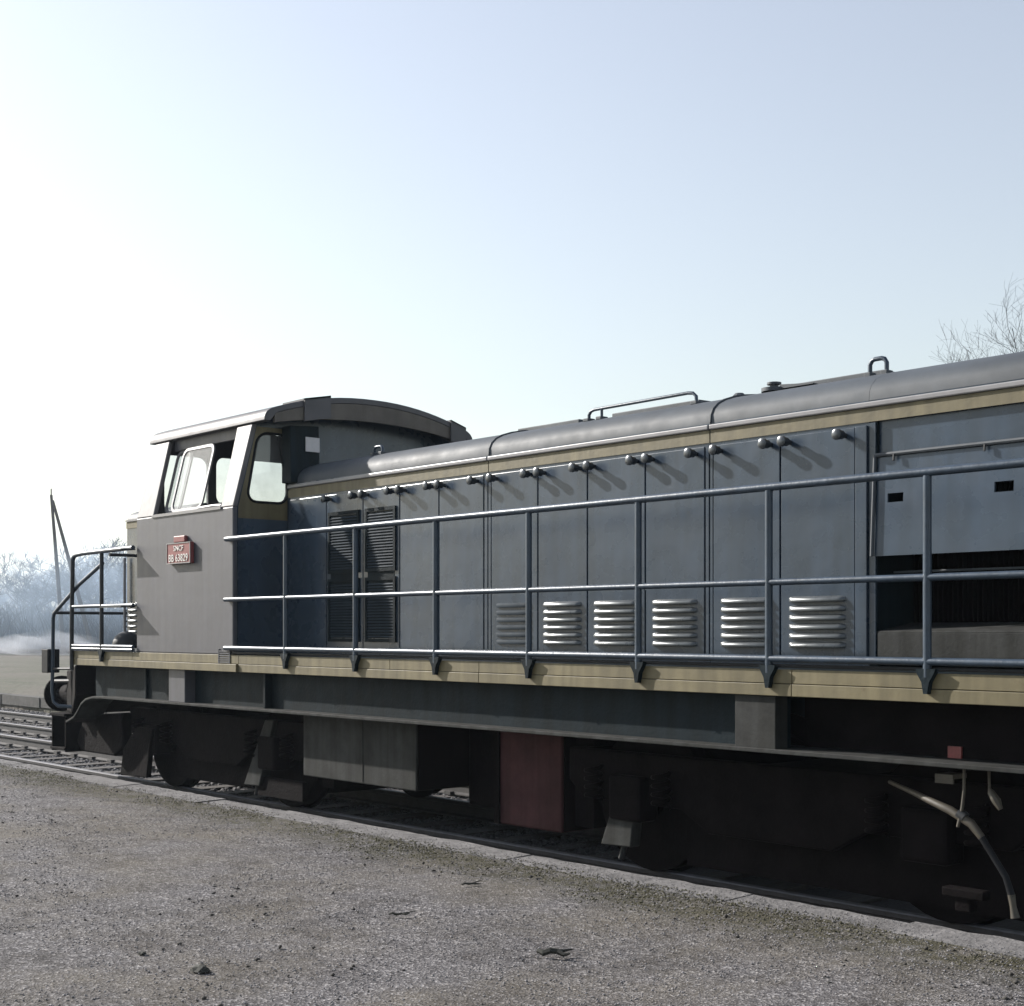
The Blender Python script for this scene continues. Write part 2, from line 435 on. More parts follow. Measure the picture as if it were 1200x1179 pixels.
# ================================================================== PLATFORM
PZ = 0.16; EDGE = -0.20
nx, ny = 260, 90
px = np.linspace(-44, 10, nx); py = np.concatenate([np.linspace(-14, -4.2, 20), np.linspace(-4.1, EDGE - .27, ny - 20)])
XX, YY = np.meshgrid(px, py)
ZZ = PZ + 0.008 * np.sin(XX * 1.7 + np.sin(YY * 2.3)) * np.cos(YY * 1.9 + XX * .6) + RNG.normal(0, .0018, XX.shape)
ZZ += -0.018 * np.exp(-((YY - (EDGE - .55)) / .25) ** 2)
g = MB(); g.v = [tuple(p) for p in np.stack([XX.ravel(), YY.ravel(), ZZ.ravel()], 1)]
g.f = [(j * nx + i, j * nx + i + 1, (j + 1) * nx + i + 1, (j + 1) * nx + i) for j in range(ny - 1) for i in range(nx - 1)]
plat = tag(g.build('platform', 'platform_gravel', smooth=60), kind='structure')
g = MB(); g.box(-44, 10, EDGE - .28, EDGE - .03, -.41, PZ - .16)
g.build('retaining_wall', 'wall_stone', plat)
x = -44.0
while x < 8:
    L_ = random.uniform(0.75, 1.25)
    j = [random.uniform(-.014, .014) for _ in range(10)]
    # chipped coping block: top outline with uneven front edge
    m_ = 7; top = []; bot = []
    fr = [(x + .006 + (L_ - .012) * k / m_, EDGE + j[0] * .7 + random.uniform(-.011, .008)) for k in range(m_ + 1)]
    bk = [(x + L_ - .006, EDGE - .31 + j[1]), (x + .006, EDGE - .31 + j[2])]
    dz = random.uniform(-.006, .008)
    b = MB(); ring = fr + bk; n = len(ring)
    b.v = [(q[0], q[1], PZ - .17) for q in ring] + [(q[0], q[1] - (.0 if i > m_ else 0), PZ + dz - (.02 if i <= m_ else 0.004)) for i, q in enumerate(ring)] \
        + [(q[0], q[1] - random.uniform(.015, .035), PZ + dz + random.uniform(.002, .007)) for q in fr]
    b.f = [(k, (k + 1) % n, (k + 1) % n + n, k + n) for k in range(n)]
    o_ = 2 * n
    b.f += [(n + k, n + k + 1, o_ + k + 1, o_ + k) for k in range(m_)]
    b.f += [tuple([o_ + k for k in range(m_ + 1)] + [n + m_, n + m_ + 1][:0] + [n + m_ + 1, n + m_ + 2])]
    b.f += [(n + m_, n + m_ + 1, o_ + m_), (n + m_ + 2, n, o_)]
    b.build('coping_stone', 'coping', plat)
    x += L_
def pz(x, y): return np.full(x.shape, PZ + .002)
stones('platform_chippings', 52000, (-24, -0.6), (-5.2, EDGE - .2), pz, .003, .0085, 'gravel_stone', 'small loose chippings strewn over the platform surface', 'gravel', power=1.7)
def mossk(x, y):
    w = np.sin(x * 2.1) + np.sin(x * 5.3 + 1) + np.sin(x * 0.7)
    return RNG.uniform(0, 1, x.shape) < np.clip(1.15 - (EDGE - .24 - y) / (.55 + .1 * w), 0, 1) * (.45 + .18 * w)
mat('moss_bits', (0.06, 0.056, 0.03), 0.95, var=0.5, scale=20)
stones('moss', 34000, (-26, -0.6), (-1.2, EDGE - .2), pz, .003, .010, 'moss_bits', 'dark mossy growth in the seam behind the coping stones', 'moss', power=1.4, keep=mossk)
mat('dark_bits', (0.035, 0.032, 0.028), 0.9, var=0.4, scale=30)
stones('platform_debris', 2600, (-20, -0.8), (-5.0, EDGE - .3), pz, .006, .017, 'dark_bits', 'scattered dark bits of earth and leaf on the platform', 'debris', power=1.6,
       keep=lambda x, y: np.sin(x * 1.3 + 2 * np.sin(y)) + np.sin(y * 2.7 + x * .4) > RNG.uniform(-.8, 1.6, x.shape))
stones('coping_grit', 5000, (-24, -1.5), (EDGE - .30, EDGE - .05), lambda x, y: np.full(x.shape, PZ + .007), .002, .006, 'gravel_stone', 'fine grit lying on the coping stones', 'grit', power=1.4)
# litter
def twig(loc, a, L_, r, label):
    b = MB(); pts = [(-L_ / 2 + L_ * k / 5, random.uniform(-.012, .012), .012 + random.uniform(0, .014)) for k in range(6)]
    b.tube(pts, [r * .6, r, r, r * .9, r * .7, r * .35], 6)
    b.tube([pts[2], (pts[2][0] + .05, .04, .02), (pts[2][0] + .1, .055, .03)], [r * .6, r * .5, r * .2], 5)
    o = b.build('twig', 'twig_bark'); o.location = loc; o.rotation_euler.z = a
    return tag(o, label, 'twig', 'twigs lying on the platform')
twig((-4.95, -2.19, PZ + .006), math.radians(28), .17, .016, 'thick dark broken twig lying on the gravel right of the frame centre')
twig((-6.62, -1.33, PZ + .006), math.radians(62), .12, .007, 'thin dark twig lying below the red tank, near the coping')
twig((-6.18, -2.2, PZ + .006), math.radians(30), .12, .007, 'thin dark twig lying left of the thick broken twig')
def clod(loc, s, label):
    bm = bmesh.new(); bmesh.ops.create_icosphere(bm, subdivisions=2, radius=1)
    for v in bm.verts:
        k = 1 + .22 * math.sin(v.co.x * 5 + loc[0]) * math.cos(v.co.y * 4) + random.uniform(-.1, .1)
        v.co = Vector((v.co.x * s * k, v.co.y * s * .75 * k, max(-.2, v.co.z) * s * .5 * k))
    me = bpy.data.meshes.new('clod'); bm.to_mesh(me); bm.free(); me.materials.append(MATS['twig_bark'])
    o = link('clod', me, None, loc); return tag(o, label, 'clod', 'dark clods on the platform')
clod((-5.82, -3.60, PZ + .004), .05, 'largest dark clod of earth at the bottom of the platform')
clod((-6.3, -3.65, PZ + .004), .025, 'small dark clod up and left of the largest clod')
clod((-9.9, -4.0, PZ + .004), .03, 'small dark clod on the gravel near the left edge')

# ================================================================== LOCOMOTIVE
YC = 1.46                                      # centre line of track and engine
loco = link('locomotive', None, None, (-9.5, YC, 0.0))
tag(loco, 'grey and cream hood diesel locomotive with rear cab standing at the platform', 'locomotive')
XL, XR = -15.35, -2.45
# ---- deck and cream edge
b = MB(); b.box(XL, XR, .02, 2.90, 1.34, 1.486); b.build('deck', 'frame_paint', loco)
for a, c in ((XL, -13.86), (-13.856, -11.66), (-11.656, -9.26), (-9.256, -8.13), (-8.126, -5.22), (-5.216, XR)):
    pr = .0 if a < -13 and a > -14 else .0
    for y0, y1 in ((-.012, .019), (2.901, 2.932)):
        b = MB(); b.box(a, c, y0, y1, 1.408, 1.492); b.build('edge_strip', 'cream_paint', loco, bevel=.003)
for a, c, pr in ((XL, -13.86, .016), (-13.856, -11.66, .04), (-11.656, -8.13, .016), (-8.126, -5.22, .016), (-5.216, XR, .016)):
    for y0, y1 in ((-pr, .019), (2.901, 2.92 + pr)):
        b = MB(); b.box(a, c, y0, y1, 1.332, 1.4045); b.build('lower_edge_strip', 'cream_paint', loco, bevel=.003)
# tread edge above the strip
b = MB(); b.tube([(-13.9, -.004, 1.513), (XL, -.004, 1.513)], .011, 6); b.build('tread_edge', 'dark_metal', loco)
b = MB(); b.tube([(-11.78, -.004, 1.513), (XR, -.004, 1.513)], .013, 6); b.build('tread_edge', 'dark_metal', loco)
# ---- sill beam: web, flange with its drop at the front end
b = MB(); b.box(-15.05, -5.36, .13, .16, .985, 1.34); b.box(-15.05, XR, 2.76, 2.79, .985, 1.34); web = b.build('sill_web', 'frame_paint', loco)
b = MB(); b.box(-5.36, XR, .30, .33, .985, 1.34); b.build('sill_web', 'grime', loco)
fl = [(-15.55, .66), (-15.35, .72), (-15.24, .80), (-15.15, .88), (-15.03, .935), (-14.85, .965), (-14.6, .972), (XR, .985)]
for y0, y1 in ((-.005, .34), (2.58, 2.925)):
    b = MB(); b.extrude([(x, z) for x, z in fl] + [(x, z + .026) for x, z in reversed(fl)], 'y', y0, y1)
    b.build('sill_flange', 'box_paint' if y0 < 1 else 'frame_paint', loco, bevel=.004)
def plate(name, x0, x1, m, y=.012, z0=1.0, z1=1.331):
    p = MB(); p.box(x0, x1, y, y + .118, z0, z1); return p.build(name, m, loco, bevel=.006)
plate('stiffener_box', -13.09, -12.75, 'cab_paint')
plate('stiffener_box', -5.675, -5.358, 'box_paint')
plate('stiffener_box', -11.34, -11.30, 'frame_paint', .06)
plate('stiffener_box', -13.80, -13.77, 'frame_paint', .10)
# bolts on the flange below the right stiffener
for i in range(5):
    p = MB(); p.tube([(-5.64 + i * .06, .03, 1.01), (-5.64 + i * .06, .03, 1.03)], .012, 6); p.build('bolt', 'box_paint', loco)
p = MB(); p.box(-4.36, -4.275, .285, .299, 1.005, 1.075); p.build('red_tag', 'plate_red', loco)['label'] = 'small red rectangular tag on the sill'
p = MB(); p.box(-4.30, -4.19, .06, .20, .915, .94); p.box(-4.30, -4.19, .06, .075, .89, .914); p.build('pipe_bracket', 'hose', loco)
# small valve hanging at right
p = MB(); p.tube([(-4.01, .12, .985), (-4.0, .11, .88), (-3.985, .10, .86), (-3.955, .10, .82), (-3.93, .10, .775)], [.008, .008, .02, .026, .014], 8); p.build('drain_cock', 'hose', loco, smooth=40)
# ---- hoses under the right end
p = MB(); p.tube([(-4.75, .30, .84), (-4.5, .16, .81), (-4.33, .09, .777), (-4.22, .08, .745), (-4.09, .08, .683), (-4.03, .085, .615)],
                 [.012, .016, .02, .024, .024, .02], 12); hs = p.build('air_hose', 'hose', loco, smooth=60)
p = MB(); p.tube([(-4.035, .085, .62), (-3.98, .09, .54), (-3.90, .10, .42), (-3.865, .10, .32)], [.018, .017, .017, .019], 12); p.build('rubber_section', 'rubber', hs, smooth=60)
p = MB(); p.tube([(-3.868, .10, .33), (-3.858, .10, .27), (-3.845, .10, .21)], [.02, .017, .024], 12); p.build('hose_coupling', 'hose', hs, smooth=60)
p = MB(); p.tube([(-4.13, .075, .98), (-4.13, .075, .86), (-4.14, .07, .76), (-4.16, .06, .66)], .009, 8); p.build('hanger', 'hose', hs, smooth=60)
p = MB(); p.tube([(-4.165, .08, .735), (-4.125, .08, .712)], .03, 12); p.build('hose_clamp', 'dark_metal', hs, smooth=40)
# ---- boxes under the frame
b = MB(); b.box(-10.93, -9.23, .235, 2.69, .40, .96); bb = b.build('battery_box', 'box_paint', loco, bevel=.01)
b = MB(); b.box(-10.0, -9.985, .230, .234, .42, .94); b.build('lid_strip', 'box_paint', bb)
b = MB(); b.box(-9.227, -9.217, .25, 2.6, .41, .95); b.build('shade_sheet', 'shade_black', bb)  # black sheet paints the shade onto the box's end face
b = MB(); b.box(-8.455, -7.725, .46, 2.46, .20, .97); ft = b.build('fuel_tank', 'oxide_red', loco, bevel=.015)
b = MB(); b.box(-8.485, -8.43, .44, .50, .20, .97); b.build('tank_strap', 'grime', ft)
b = MB(); b.box(-7.722, -7.712, .48, 2.44, .21, .96); b.build('shade_sheet', 'shade_black', ft)  # shade of the tank's end face, put on as a black sheet
b = MB(); b.box(-9.20, -8.49, .75, 2.2, .25, .97); b.build('air_reservoir', 'grime', loco, bevel=.04)
for a, c in ((-11.15, -10.95), (-7.70, -7.5)):
    b = MB(); b.box(a, c, .58, 2.35, .25, .97); b.build('cross_member', 'grime', loco)
# ---- bogies
def bogie(xc, name='bogie'):
    WB = 1.2
    r = MB()
    for y0, y1 in ((.42, .50), (2.42, 2.50)):
        r.extrude([(xc - 1.85, .62), (xc - 1.7, .50), (xc - .75, .50), (xc - .5, .36), (xc + .5, .36), (xc + .75, .50), (xc + 1.7, .50), (xc + 1.85, .62), (xc + 1.85, .86), (xc - 1.85, .86)], 'y', y0, y1)
    r.box(xc - .45, xc + .45, .5, 2.42, .35, .80); r.box(xc - 1.85, xc - 1.72, .5, 2.42, .55, .86); r.box(xc + 1.72, xc + 1.85, .5, 2.42, .55, .86)
    bo = r.build(name, 'grime', loco, bevel=.012)
    for s in (-1, 1):
        ax = xc + s * WB
        # motor and axle fill the middle
        mtr = MB(); mtr.tube([(ax, .85, .525), (ax, 2.07, .525)], .42, 14); mtr.build('traction_motor', 'grime', bo, smooth=40)
        for y, o in ((.63, 1), (2.29, -1)):
            w = MB(); n_ = 36; prof = [(.09, -.05), (.13, -.05), (.14, -.02), (.42, .0), (.44, -.01), (.52, -.01), (.525, .0), (.525, .10), (.55, .115), (.55, .14), (.42, .14), (.13, .10)]
            vs = []; fs = []
            for k in range(n_):
                a = 2 * math.pi * k / n_
                for rr, yy in prof: vs.append((ax + rr * math.cos(a), y + yy * o, .525 + rr * math.sin(a)))
            m_ = len(prof)
            for k in range(n_):
                for q in range(m_ - 1):
                    A = k * m_ + q; B = ((k + 1) % n_) * m_ + q; fs.append((A, B, B + 1, A + 1))
            fs.append(tuple(k * m_ for k in range(n_)))
            w.add(vs, fs); w.build('wheel', 'grime', bo, smooth=35)
            bx = MB(); yo = y - .30 if o > 0 else y + .10
            bx.box(ax - .16, ax + .16, yo, yo + .2, .38, .70); bx.build('axle_box', 'grime', bo, bevel=.03)
        for sx in (-.33, .33):
            sp = MB(); sp.tube([(ax + sx + .06 * math.cos(t * .9), .36 + .06 * math.sin(t * .9), .50 + t * .0085) for t in range(30)], .016, 6)
            sp.build('coil_spring', 'grime', bo, smooth=60)
    return bo
b1 = bogie(-12.95); b2 = bogie(-5.75)
# slanted sanding chutes beside the wheels (lower ends catch the sun)
def chute(xb0, xb1, xt0, xt1, zb, zt, y, par, m='box_paint'):
    c = MB(); c.hexa([(xb0, y, zb), (xb1, y, zb + .01), (xb1, y + .10, zb + .01), (xb0, y + .10, zb), (xt0, y, zt), (xt1, y, zt), (xt1, y + .10, zt), (xt0, y + .10, zt)])
    o = c.build('sand_chute', m, par, bevel=.01)
    n_ = MB(); xm = (xb0 + xb1) / 2; n_.tube([(xm + .05, y + .05, zb + .02), (xm, y + .06, zb - .09)], .022, 8); n_.build('sand_pipe', 'dark_metal', par)
    return o
chute(-12.22, -11.93, -11.82, -11.66, .20, .86, .37, b1)
chute(-7.22, -6.92, -7.02, -6.86, .185, .68, .37, b2)
c = MB(); c.extrude([(-14.80, .10), (-14.72, .40), (-14.40, .66), (-14.02, .66), (-14.10, .40), (-14.16, .12)], 'y', .30, .36); c.build('wheel_guard', 'grime', b1, bevel=.01)
c = MB(); c.box(-12.0, -11.2, .40, .46, .12, .30); c.box(-13.9, -12.3, .52, .60, .14, .5); c.build('brake_rigging', 'grime', b1)
c = MB(); c.box(-4.36, -4.10, .22, .30, .24, .295); c.box(-4.29, -4.19, .24, .32, .16, .24); c.build('axle_cover', 'grime', b2, bevel=.01)
c = MB(); c.box(-6.55, -3.6, .55, .62, .10, .5); c.build('brake_rigging', 'grime', b2)
# ---- front end: headstock, buffers, steps
b = MB(); b.hexa([(-15.9, .22, .74), (-15.36, .02, .98), (-15.36, 2.9, .98), (-15.9, 2.70, .74), (-15.9, .22, 1.26), (-15.36, .02, 1.331), (-15.36, 2.9, 1.331), (-15.9, 2.70, 1.26)])
b.hexa([(-16.45, .40, .74), (-15.905, .22, .74), (-15.905, 2.70, .74), (-16.45, 2.52, .74), (-16.45, .40, 1.24), (-15.905, .22, 1.26), (-15.905, 2.70, 1.26), (-16.45, 2.52, 1.24)])
hd = b.build('headstock', 'grime', loco, bevel=.02)
for y in (.585, 2.335):
    w = MB(); n_ = 24; prof = [(-16.44, .0), (-16.44, .19), (-16.50, .19), (-16.53, .13), (-16.86, .12), (-16.87, .09), (-16.99, .09), (-17.0, .15), (-17.02, .225), (-17.045, .225), (-17.075, .15), (-17.085, 0)]
    vs = []; fs = []
    for k in range(n_):
        a = 2 * math.pi * k / n_
        for xx, rr in prof: vs.append((xx, y + rr * math.cos(a), .93 + rr * math.sin(a)))
    m_ = len(prof)
    for k in range(n_):
        for q in range(m_ - 1):
            A = k * m_ + q; B = ((k + 1) % n_) * m_ + q; fs.append((A, B, B + 1, A + 1))
    w.add(vs, fs); w.build('buffer', 'grime', hd, smooth=35)
b = MB(); b.box(-16.43, -16.02, .18, .42, .70, .735); b.box(-16.43, -16.40, .2, .42, .28, .70); b.box(-16.05, -16.02, .2, .42, .28, .70); b.box(-16.43, -16.02, .18, .42, .30, .33)
b.box(-16.40, -16.05, .38, .42, .33, .70); b.build('front_step', 'grime', hd, bevel=.006)
b = MB(); b.extrude([(-15.85, .30), (-15.95, .42), (-15.75, .72), (-15.3, .76), (-14.75, .80), (-14.72, .42), (-14.95, .30)], 'y', .30, .42); b.build('rail_guard', 'grime', hd, bevel=.02)
b = MB(); b.tube([(-16.75, .35, 1.10), (-16.1, .35, 1.12)], .022, 8); b.build('uncoupling_lever', 'dark_metal', hd)
# ---- hood
HOOD = [(.60, 1.487), (.60, 3.0), (.60, 3.145), (.604, 3.20), (.625, 3.25), (.67, 3.298), (.74, 3.338), (.84, 3.374), (.97, 3.405), (1.14, 3.43), (1.30, 3.442), (1.46, 3.445)]
HOOD = [(y, z if z < 3.2 else 3.2 + (z - 3.2) * .85) for y, z in HOOD]
HOODF = HOOD + [(2 * YC - y, z) for y, z in reversed(HOOD[:-1])]
secs = ((-11.77, -8.738), (-8.732, -6.383), (-6.377, -5.10))
for i, (a, c) in enumerate(secs):
    b = MB(); b.extrude(HOODF, 'x', a, c)
    me = b.mesh('hood', 35); me.materials.append(MATS['hood_paint']); me.materials.append(MATS['roof_paint'])
    for p in me.polygons:
        if p.center.z > 3.14 and abs(p.normal.x) < .5: p.material_index = 1
    link('hood', me, loco)
# radiator section shell: roof, far side and end, open to the near side
RADX = -3.0
b = MB(); b.extrude([(q[0], q[1]) for q in HOODF[2:]] + [(2.20, 1.487), (2.20, 3.0), (.85, 3.0)], 'x', -5.098, RADX)
me = b.mesh('radiator_hood', 35); me.materials.append(MATS['hood_paint']); me.materials.append(MATS['roof_paint'])
for p in me.polygons:
    if p.center.z > 3.14 and abs(p.normal.x) < .5 and p.normal.z > 0: p.material_index = 1
rh = link('radiator_hood', me, loco)
b = MB(); b.box(-5.097, RADX, .60, .86, 3.012, 3.143); b.build('lintel', 'hood_paint', rh)
for a, c in ((-5.096, -5.04), (-3.06, RADX)):
    b = MB(); b.box(a, c, .603, 2.2, 1.49, 3.01); b.build('jamb', 'frame_paint', rh)
b = MB(); b.box(-5.094, -5.048, .592, .6025, 1.53, 3.005); b.build('jamb_face', 'hood_paint', rh)
# cream band and bright rain strip along the hood
for i, (a, c) in enumerate(((-11.76, -8.74), (-8.73, -6.385), (-6.375, RADX))):
    b = MB(); b.box(a, c, .593, .599, 3.012, 3.098); b.build('cream_band', 'cream_paint', loco)
    b = MB(); b.box(a, c, .575, .599, 3.1, 3.135); b.build('rain_strip', 'trim_paint', loco, bevel=.008)
# roof seams
for xs_ in (-8.735, -6.38):
    pts = [(xs_, y - (.004 if z < 3.2 else 0), z + .004) for y, z in HOOD[2:]]
    b = MB(); b.tube(pts, .009, 6); b.build('seam_strip', 'roof_paint', loco)
# doors
dw_mesh = {}
def louver_mesh(L_, h=.036, d=.036, m='louver_metal'):
    b = MB(); sec = [(0, h * .55), (-.55 * d, h * .40), (-.92 * d, h * .05), (-d, -h * .35), (-.9 * d, -h * .5), (0, -h * .42)]
    st = [(-L_ / 2, .05), (-L_ / 2 + .015, .6), (-L_ / 2 + .04, 1.0), (L_ / 2 - .04, 1.0), (L_ / 2 - .015, .6), (L_ / 2, .05)]
    vs = [(x, y * s, z * (.6 + .4 * s)) for x, s in st for y, z in sec]; n = len(sec)
    fs = [(i * n + k, i * n + k + 1, (i + 1) * n + k + 1, (i + 1) * n + k) for i in range(len(st) - 1) for k in range(n - 1)]
    b.add(vs, fs); me = b.mesh('louver', 50); me.materials.append(MATS[m]); return me
latch = MB()
latch.tube([(0, .0, 0), (0, -.035, 0), (0, -.036, 0), (0, -.075, 0), (0, -.076, 0), (0, -.094, 0), (0, -.10, 0)], [.016, .016, .028, .028, .035, .035, .022], 14)
latch_me = latch.mesh('latch', 40); latch_me.materials.append(MATS['latch_metal'])
LM = {}
def door(x0, x1, louv=True, knobs=(1, 1), m='hood_paint', z1=2.988, lm='louver_metal'):
    b = MB(); b.box(x0 + .004, x1 - .004, .584, .599, 1.53, z1)
    d = b.build('hood_door', m, loco, bevel=.004)
    if knobs[0]: link('latch', latch_me, d, (x0 + .075, .584, 2.945))
    if knobs[1]: link('latch', latch_me, d, (x1 - .075, .584, 2.945))
    if louv:
        L_ = round((x1 - x0) * .76, 2)
        L_ = (L_, lm)
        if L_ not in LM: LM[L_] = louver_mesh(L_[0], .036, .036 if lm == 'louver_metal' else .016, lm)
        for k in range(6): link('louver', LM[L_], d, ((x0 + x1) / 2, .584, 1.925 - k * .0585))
    return d
door(-11.72, -11.08, False, (0, 0)); 
for x0, x1 in ((-11.075, -10.485), (-10.48, -9.93)):
    d = door(x0, x1, False, (1, 1))
    # filter frames with horizontal blades in the two doors next to the cab
    b = MB()
    for z0, z1 in ((1.62, 2.20), (2.25, 2.82)):
        for q in ((x0 + .045, x0 + .075, z0, z1), (x1 - .075, x1 - .045, z0, z1), (x0 + .075, x1 - .075, z0, z0 + .03), (x0 + .075, x1 - .075, z1 - .03, z1)):
            b.box(q[0], q[1], .566, .5835, q[2], q[3])
    b.build('filter_frame', 'frame_paint', d)
    b = MB(); b.box(x0 + .076, x1 - .076, .580, .5835, 1.655, 2.785); b.build('filter_mesh', 'frame_paint', d)
    b = MB()
    for z0, z1 in ((1.66, 2.165), (2.285, 2.785)):
        z = z0
        while z < z1 - .015: b.hexa([(x0 + .08, .579, z + .012), (x1 - .08, .579, z + .012), (x1 - .08, .577, z + .016), (x0 + .08, .577, z + .016), (x0 + .08, .57, z), (x1 - .08, .57, z), (x1 - .08, .568, z + .004), (x0 + .08, .568, z + .004)]); z += .026
    tag(b.build('filter_blades', 'dull_shade_paint', d), kind='stuff')
door(-9.925, -9.375, False); door(-9.37, -8.785, False)
door(-8.69, -8.13, lm='dull_shade_paint')  # missing cast shadow put into these louvres' dark colour and flatter shape
for x0, x1 in ((-8.125, -7.577), (-7.572, -6.982), (-6.977, -6.42)): door(x0, x1)
for x0, x1 in ((-6.345, -5.773), (-5.768, -5.19)): door(x0, x1)
b = MB(); b.box(-5.185, -5.10, .575, .599, 1.53, 2.99); b.build('door_post', 'hood_paint', loco, bevel=.004)
for a, c in ((-8.778, -8.742), (-8.728, -8.70), (-6.413, -6.387), (-6.373, -6.352)):
    b = MB(); b.box(a, c, .588, .599, 1.53, 2.985); b.build('door_post', 'hood_paint', loco)
# radiator: upper panel, hinged flap, core with fins, sill box
b = MB(); b.box(-5.039, -3.061, .625, .65, 2.805, 3.011); b.build('upper_panel', 'hood_paint', rh)
def flap(u, v, t): return (u, .598 - (2.80 - v) * .055 + t * .8 - .0, v)
holes = [[(-4.955, 2.515), (-4.845, 2.515), (-4.845, 2.555), (-4.955, 2.555)], [(-4.245, 2.515), (-4.125, 2.515), (-4.125, 2.575), (-4.245, 2.575)], [(-3.55, 2.515), (-3.43, 2.515), (-3.43, 2.575), (-3.55, 2.575)]]
holes[0] = [(-4.955, 2.505), (-4.845, 2.505), (-4.845, 2.56), (-4.955, 2.56)]
b = MB(); b.panel([(-5.035, 2.18), (-3.065, 2.18), (-3.065, 2.795), (-5.035, 2.795)], holes, flap, .02); fp = b.build('radiator_flap', 'hood_paint', rh)
b = MB(); b.tube([(-5.05, .59, 2.80), (-3.05, .59, 2.80)], .014, 8); b.tube([(-5.045, .585, 2.80), (-5.045, .55, 2.18)], .012, 8); b.build('flap_hinge', 'roof_paint', fp)
for xk in (-4.905, -4.30, -3.7):
    b = MB(); b.tube([(xk, .575, 2.795), (xk, .57, 2.755)], .008, 6); b.build('hinge_stop', 'dark_metal', fp)
b = MB(); b.box(-5.039, -3.061, 1.05, 1.1, 1.50, 2.80); b.build('radiator_core', 'grime', rh)
b = MB()
x = -5.03
while x < -3.07: b.box(x, x + .008, .98, 1.049, 1.52, 2.79); x += .034
tag(b.build('radiator_fins', 'grime', rh), kind='stuff')
b = MB(); b.tube([(-5.0, .72, 2.085), (-3.1, .72, 2.085)], .008, 6); b.build('flap_stay', 'roof_paint', rh)
b = MB(); b.box(-5.039, -3.061, .597, .62, 1.53, 1.714); b.hexa([(-5.039, .598, 1.714), (-3.061, .598, 1.714), (-3.061, .97, 1.714), (-5.039, .97, 1.714), (-5.039, .60, 1.722), (-3.061, .60, 1.722), (-3.061, .97, 1.775), (-5.039, .97, 1.775)]); b.build('radiator_sill', 'box_paint', rh, bevel=.004)
b = MB(); b.tube([(-4.12, .80, 1.80), (-4.0, .76, 1.775), (-3.9, .80, 1.80)], .012, 6); b.build('cable_loop', 'rubber', rh)
# ---- roof fittings
b = MB(); b.tube([(-7.84, .86, 3.346), (-7.84, .86, 3.396), (-7.82, .86, 3.421), (-7.78, .86, 3.431), (-6.82, .86, 3.438), (-6.77, .86, 3.431), (-6.74, .86, 3.406), (-6.735, .86, 3.346)], .013, 8)
gr = b.build('roof_grab_rail', 'rail_pipe', loco, smooth=50)
b = MB(); b.tube([(-7.70, .86, 3.346), (-7.70, .86, 3.431)], .011, 8); b.build('stanchion', 'rail_pipe', gr)
for xk in (-7.84, -7.70, -6.735):
    b = MB(); b.box(xk - .03, xk + .03, .82, .90, 3.341, 3.368); b.build('foot', 'roof_paint', gr, bevel=.006)
def eye(x, y, z, w, h, r):
    b = MB(); b.tube([(x - w / 2, y, z), (x - w / 2, y, z + h * .7), (x - w * .38, y, z + h * .93), (x - w * .2, y, z + h), (x + w * .2, y, z + h), (x + w * .38, y, z + h * .93), (x + w / 2, y, z + h * .7), (x + w / 2, y, z)], r, 8)
    o = b.build('lifting_eye', 'rail_pipe', loco, smooth=50)
    for s in (-1, 1):
        f = MB(); f.box(x + s * w / 2 - .025, x + s * w / 2 + .025, y - .035, y + .035, z - .01, z + .022); f.build('foot', 'roof_paint', o, bevel=.005)
eye(-5.25, .92, 3.361, .125, .105, .015); eye(-10.60, .84, 3.346, .13, .075, .015)
b = MB(); b.tube([(-6.15, 1.0, 3.376), (-6.15, 1.0, 3.401), (-6.15, 1.0, 3.402), (-6.15, 1.0, 3.426)], [.09, .09, .03, .03], 14); b.tube([(-6.15, 1.0, 3.426), (-6.15, 1.0, 3.441)], .05, 12)
fc = b.build('filler_cap', 'roof_paint', loco, smooth=40)
b = MB(); b.hexa([(-6.08, .97, 3.386), (-5.80, .97, 3.386), (-5.80, 1.06, 3.386), (-6.08, 1.06, 3.386), (-6.08, .97, 3.416), (-5.80, .97, 3.391), (-5.80, 1.06, 3.391), (-6.08, 1.06, 3.416)]); b.build('cap_arm', 'roof_paint', fc)
b = MB(); b.tube([(-6.46, 1.0, 3.386), (-6.46, 1.0, 3.406)], [.05, .03], 10); b.build('roof_bolt', 'roof_paint', loco)
for x0, x1 in ((-8.86, -8.12), (-6.06, -5.28), (-7.75, -6.85)):
    b = MB(); b.hexa([(x0, 1.02, 3.36), (x1, 1.02, 3.36), (x1, 1.9, 3.36), (x0, 1.9, 3.36), (x0, 1.02, 3.414), (x1, 1.02, 3.414), (x1, 1.9, 3.424), (x0, 1.9, 3.424)]); b.build('roof_hatch', 'roof_paint', loco, bevel=.006)

# ---- cab
CX0, CX1 = -13.78, -11.78
B_Z = 2.90; T_Z = 3.70; LEAN = .20
cab = MB(); cab.box(CX0, CX1, 0, .05, 1.493, B_Z); cabo = cab.build('cab_wall', 'cab_paint', loco, bevel=.012)
cab = MB(); cab.box(CX0, CX1, 2.87, 2.92, 1.493, B_Z); cab.build('cab_wall', 'cab_paint', loco, bevel=.012)
def lean(y, z): return y + max(0.0, (z - B_Z)) / (T_Z - B_Z) * LEAN
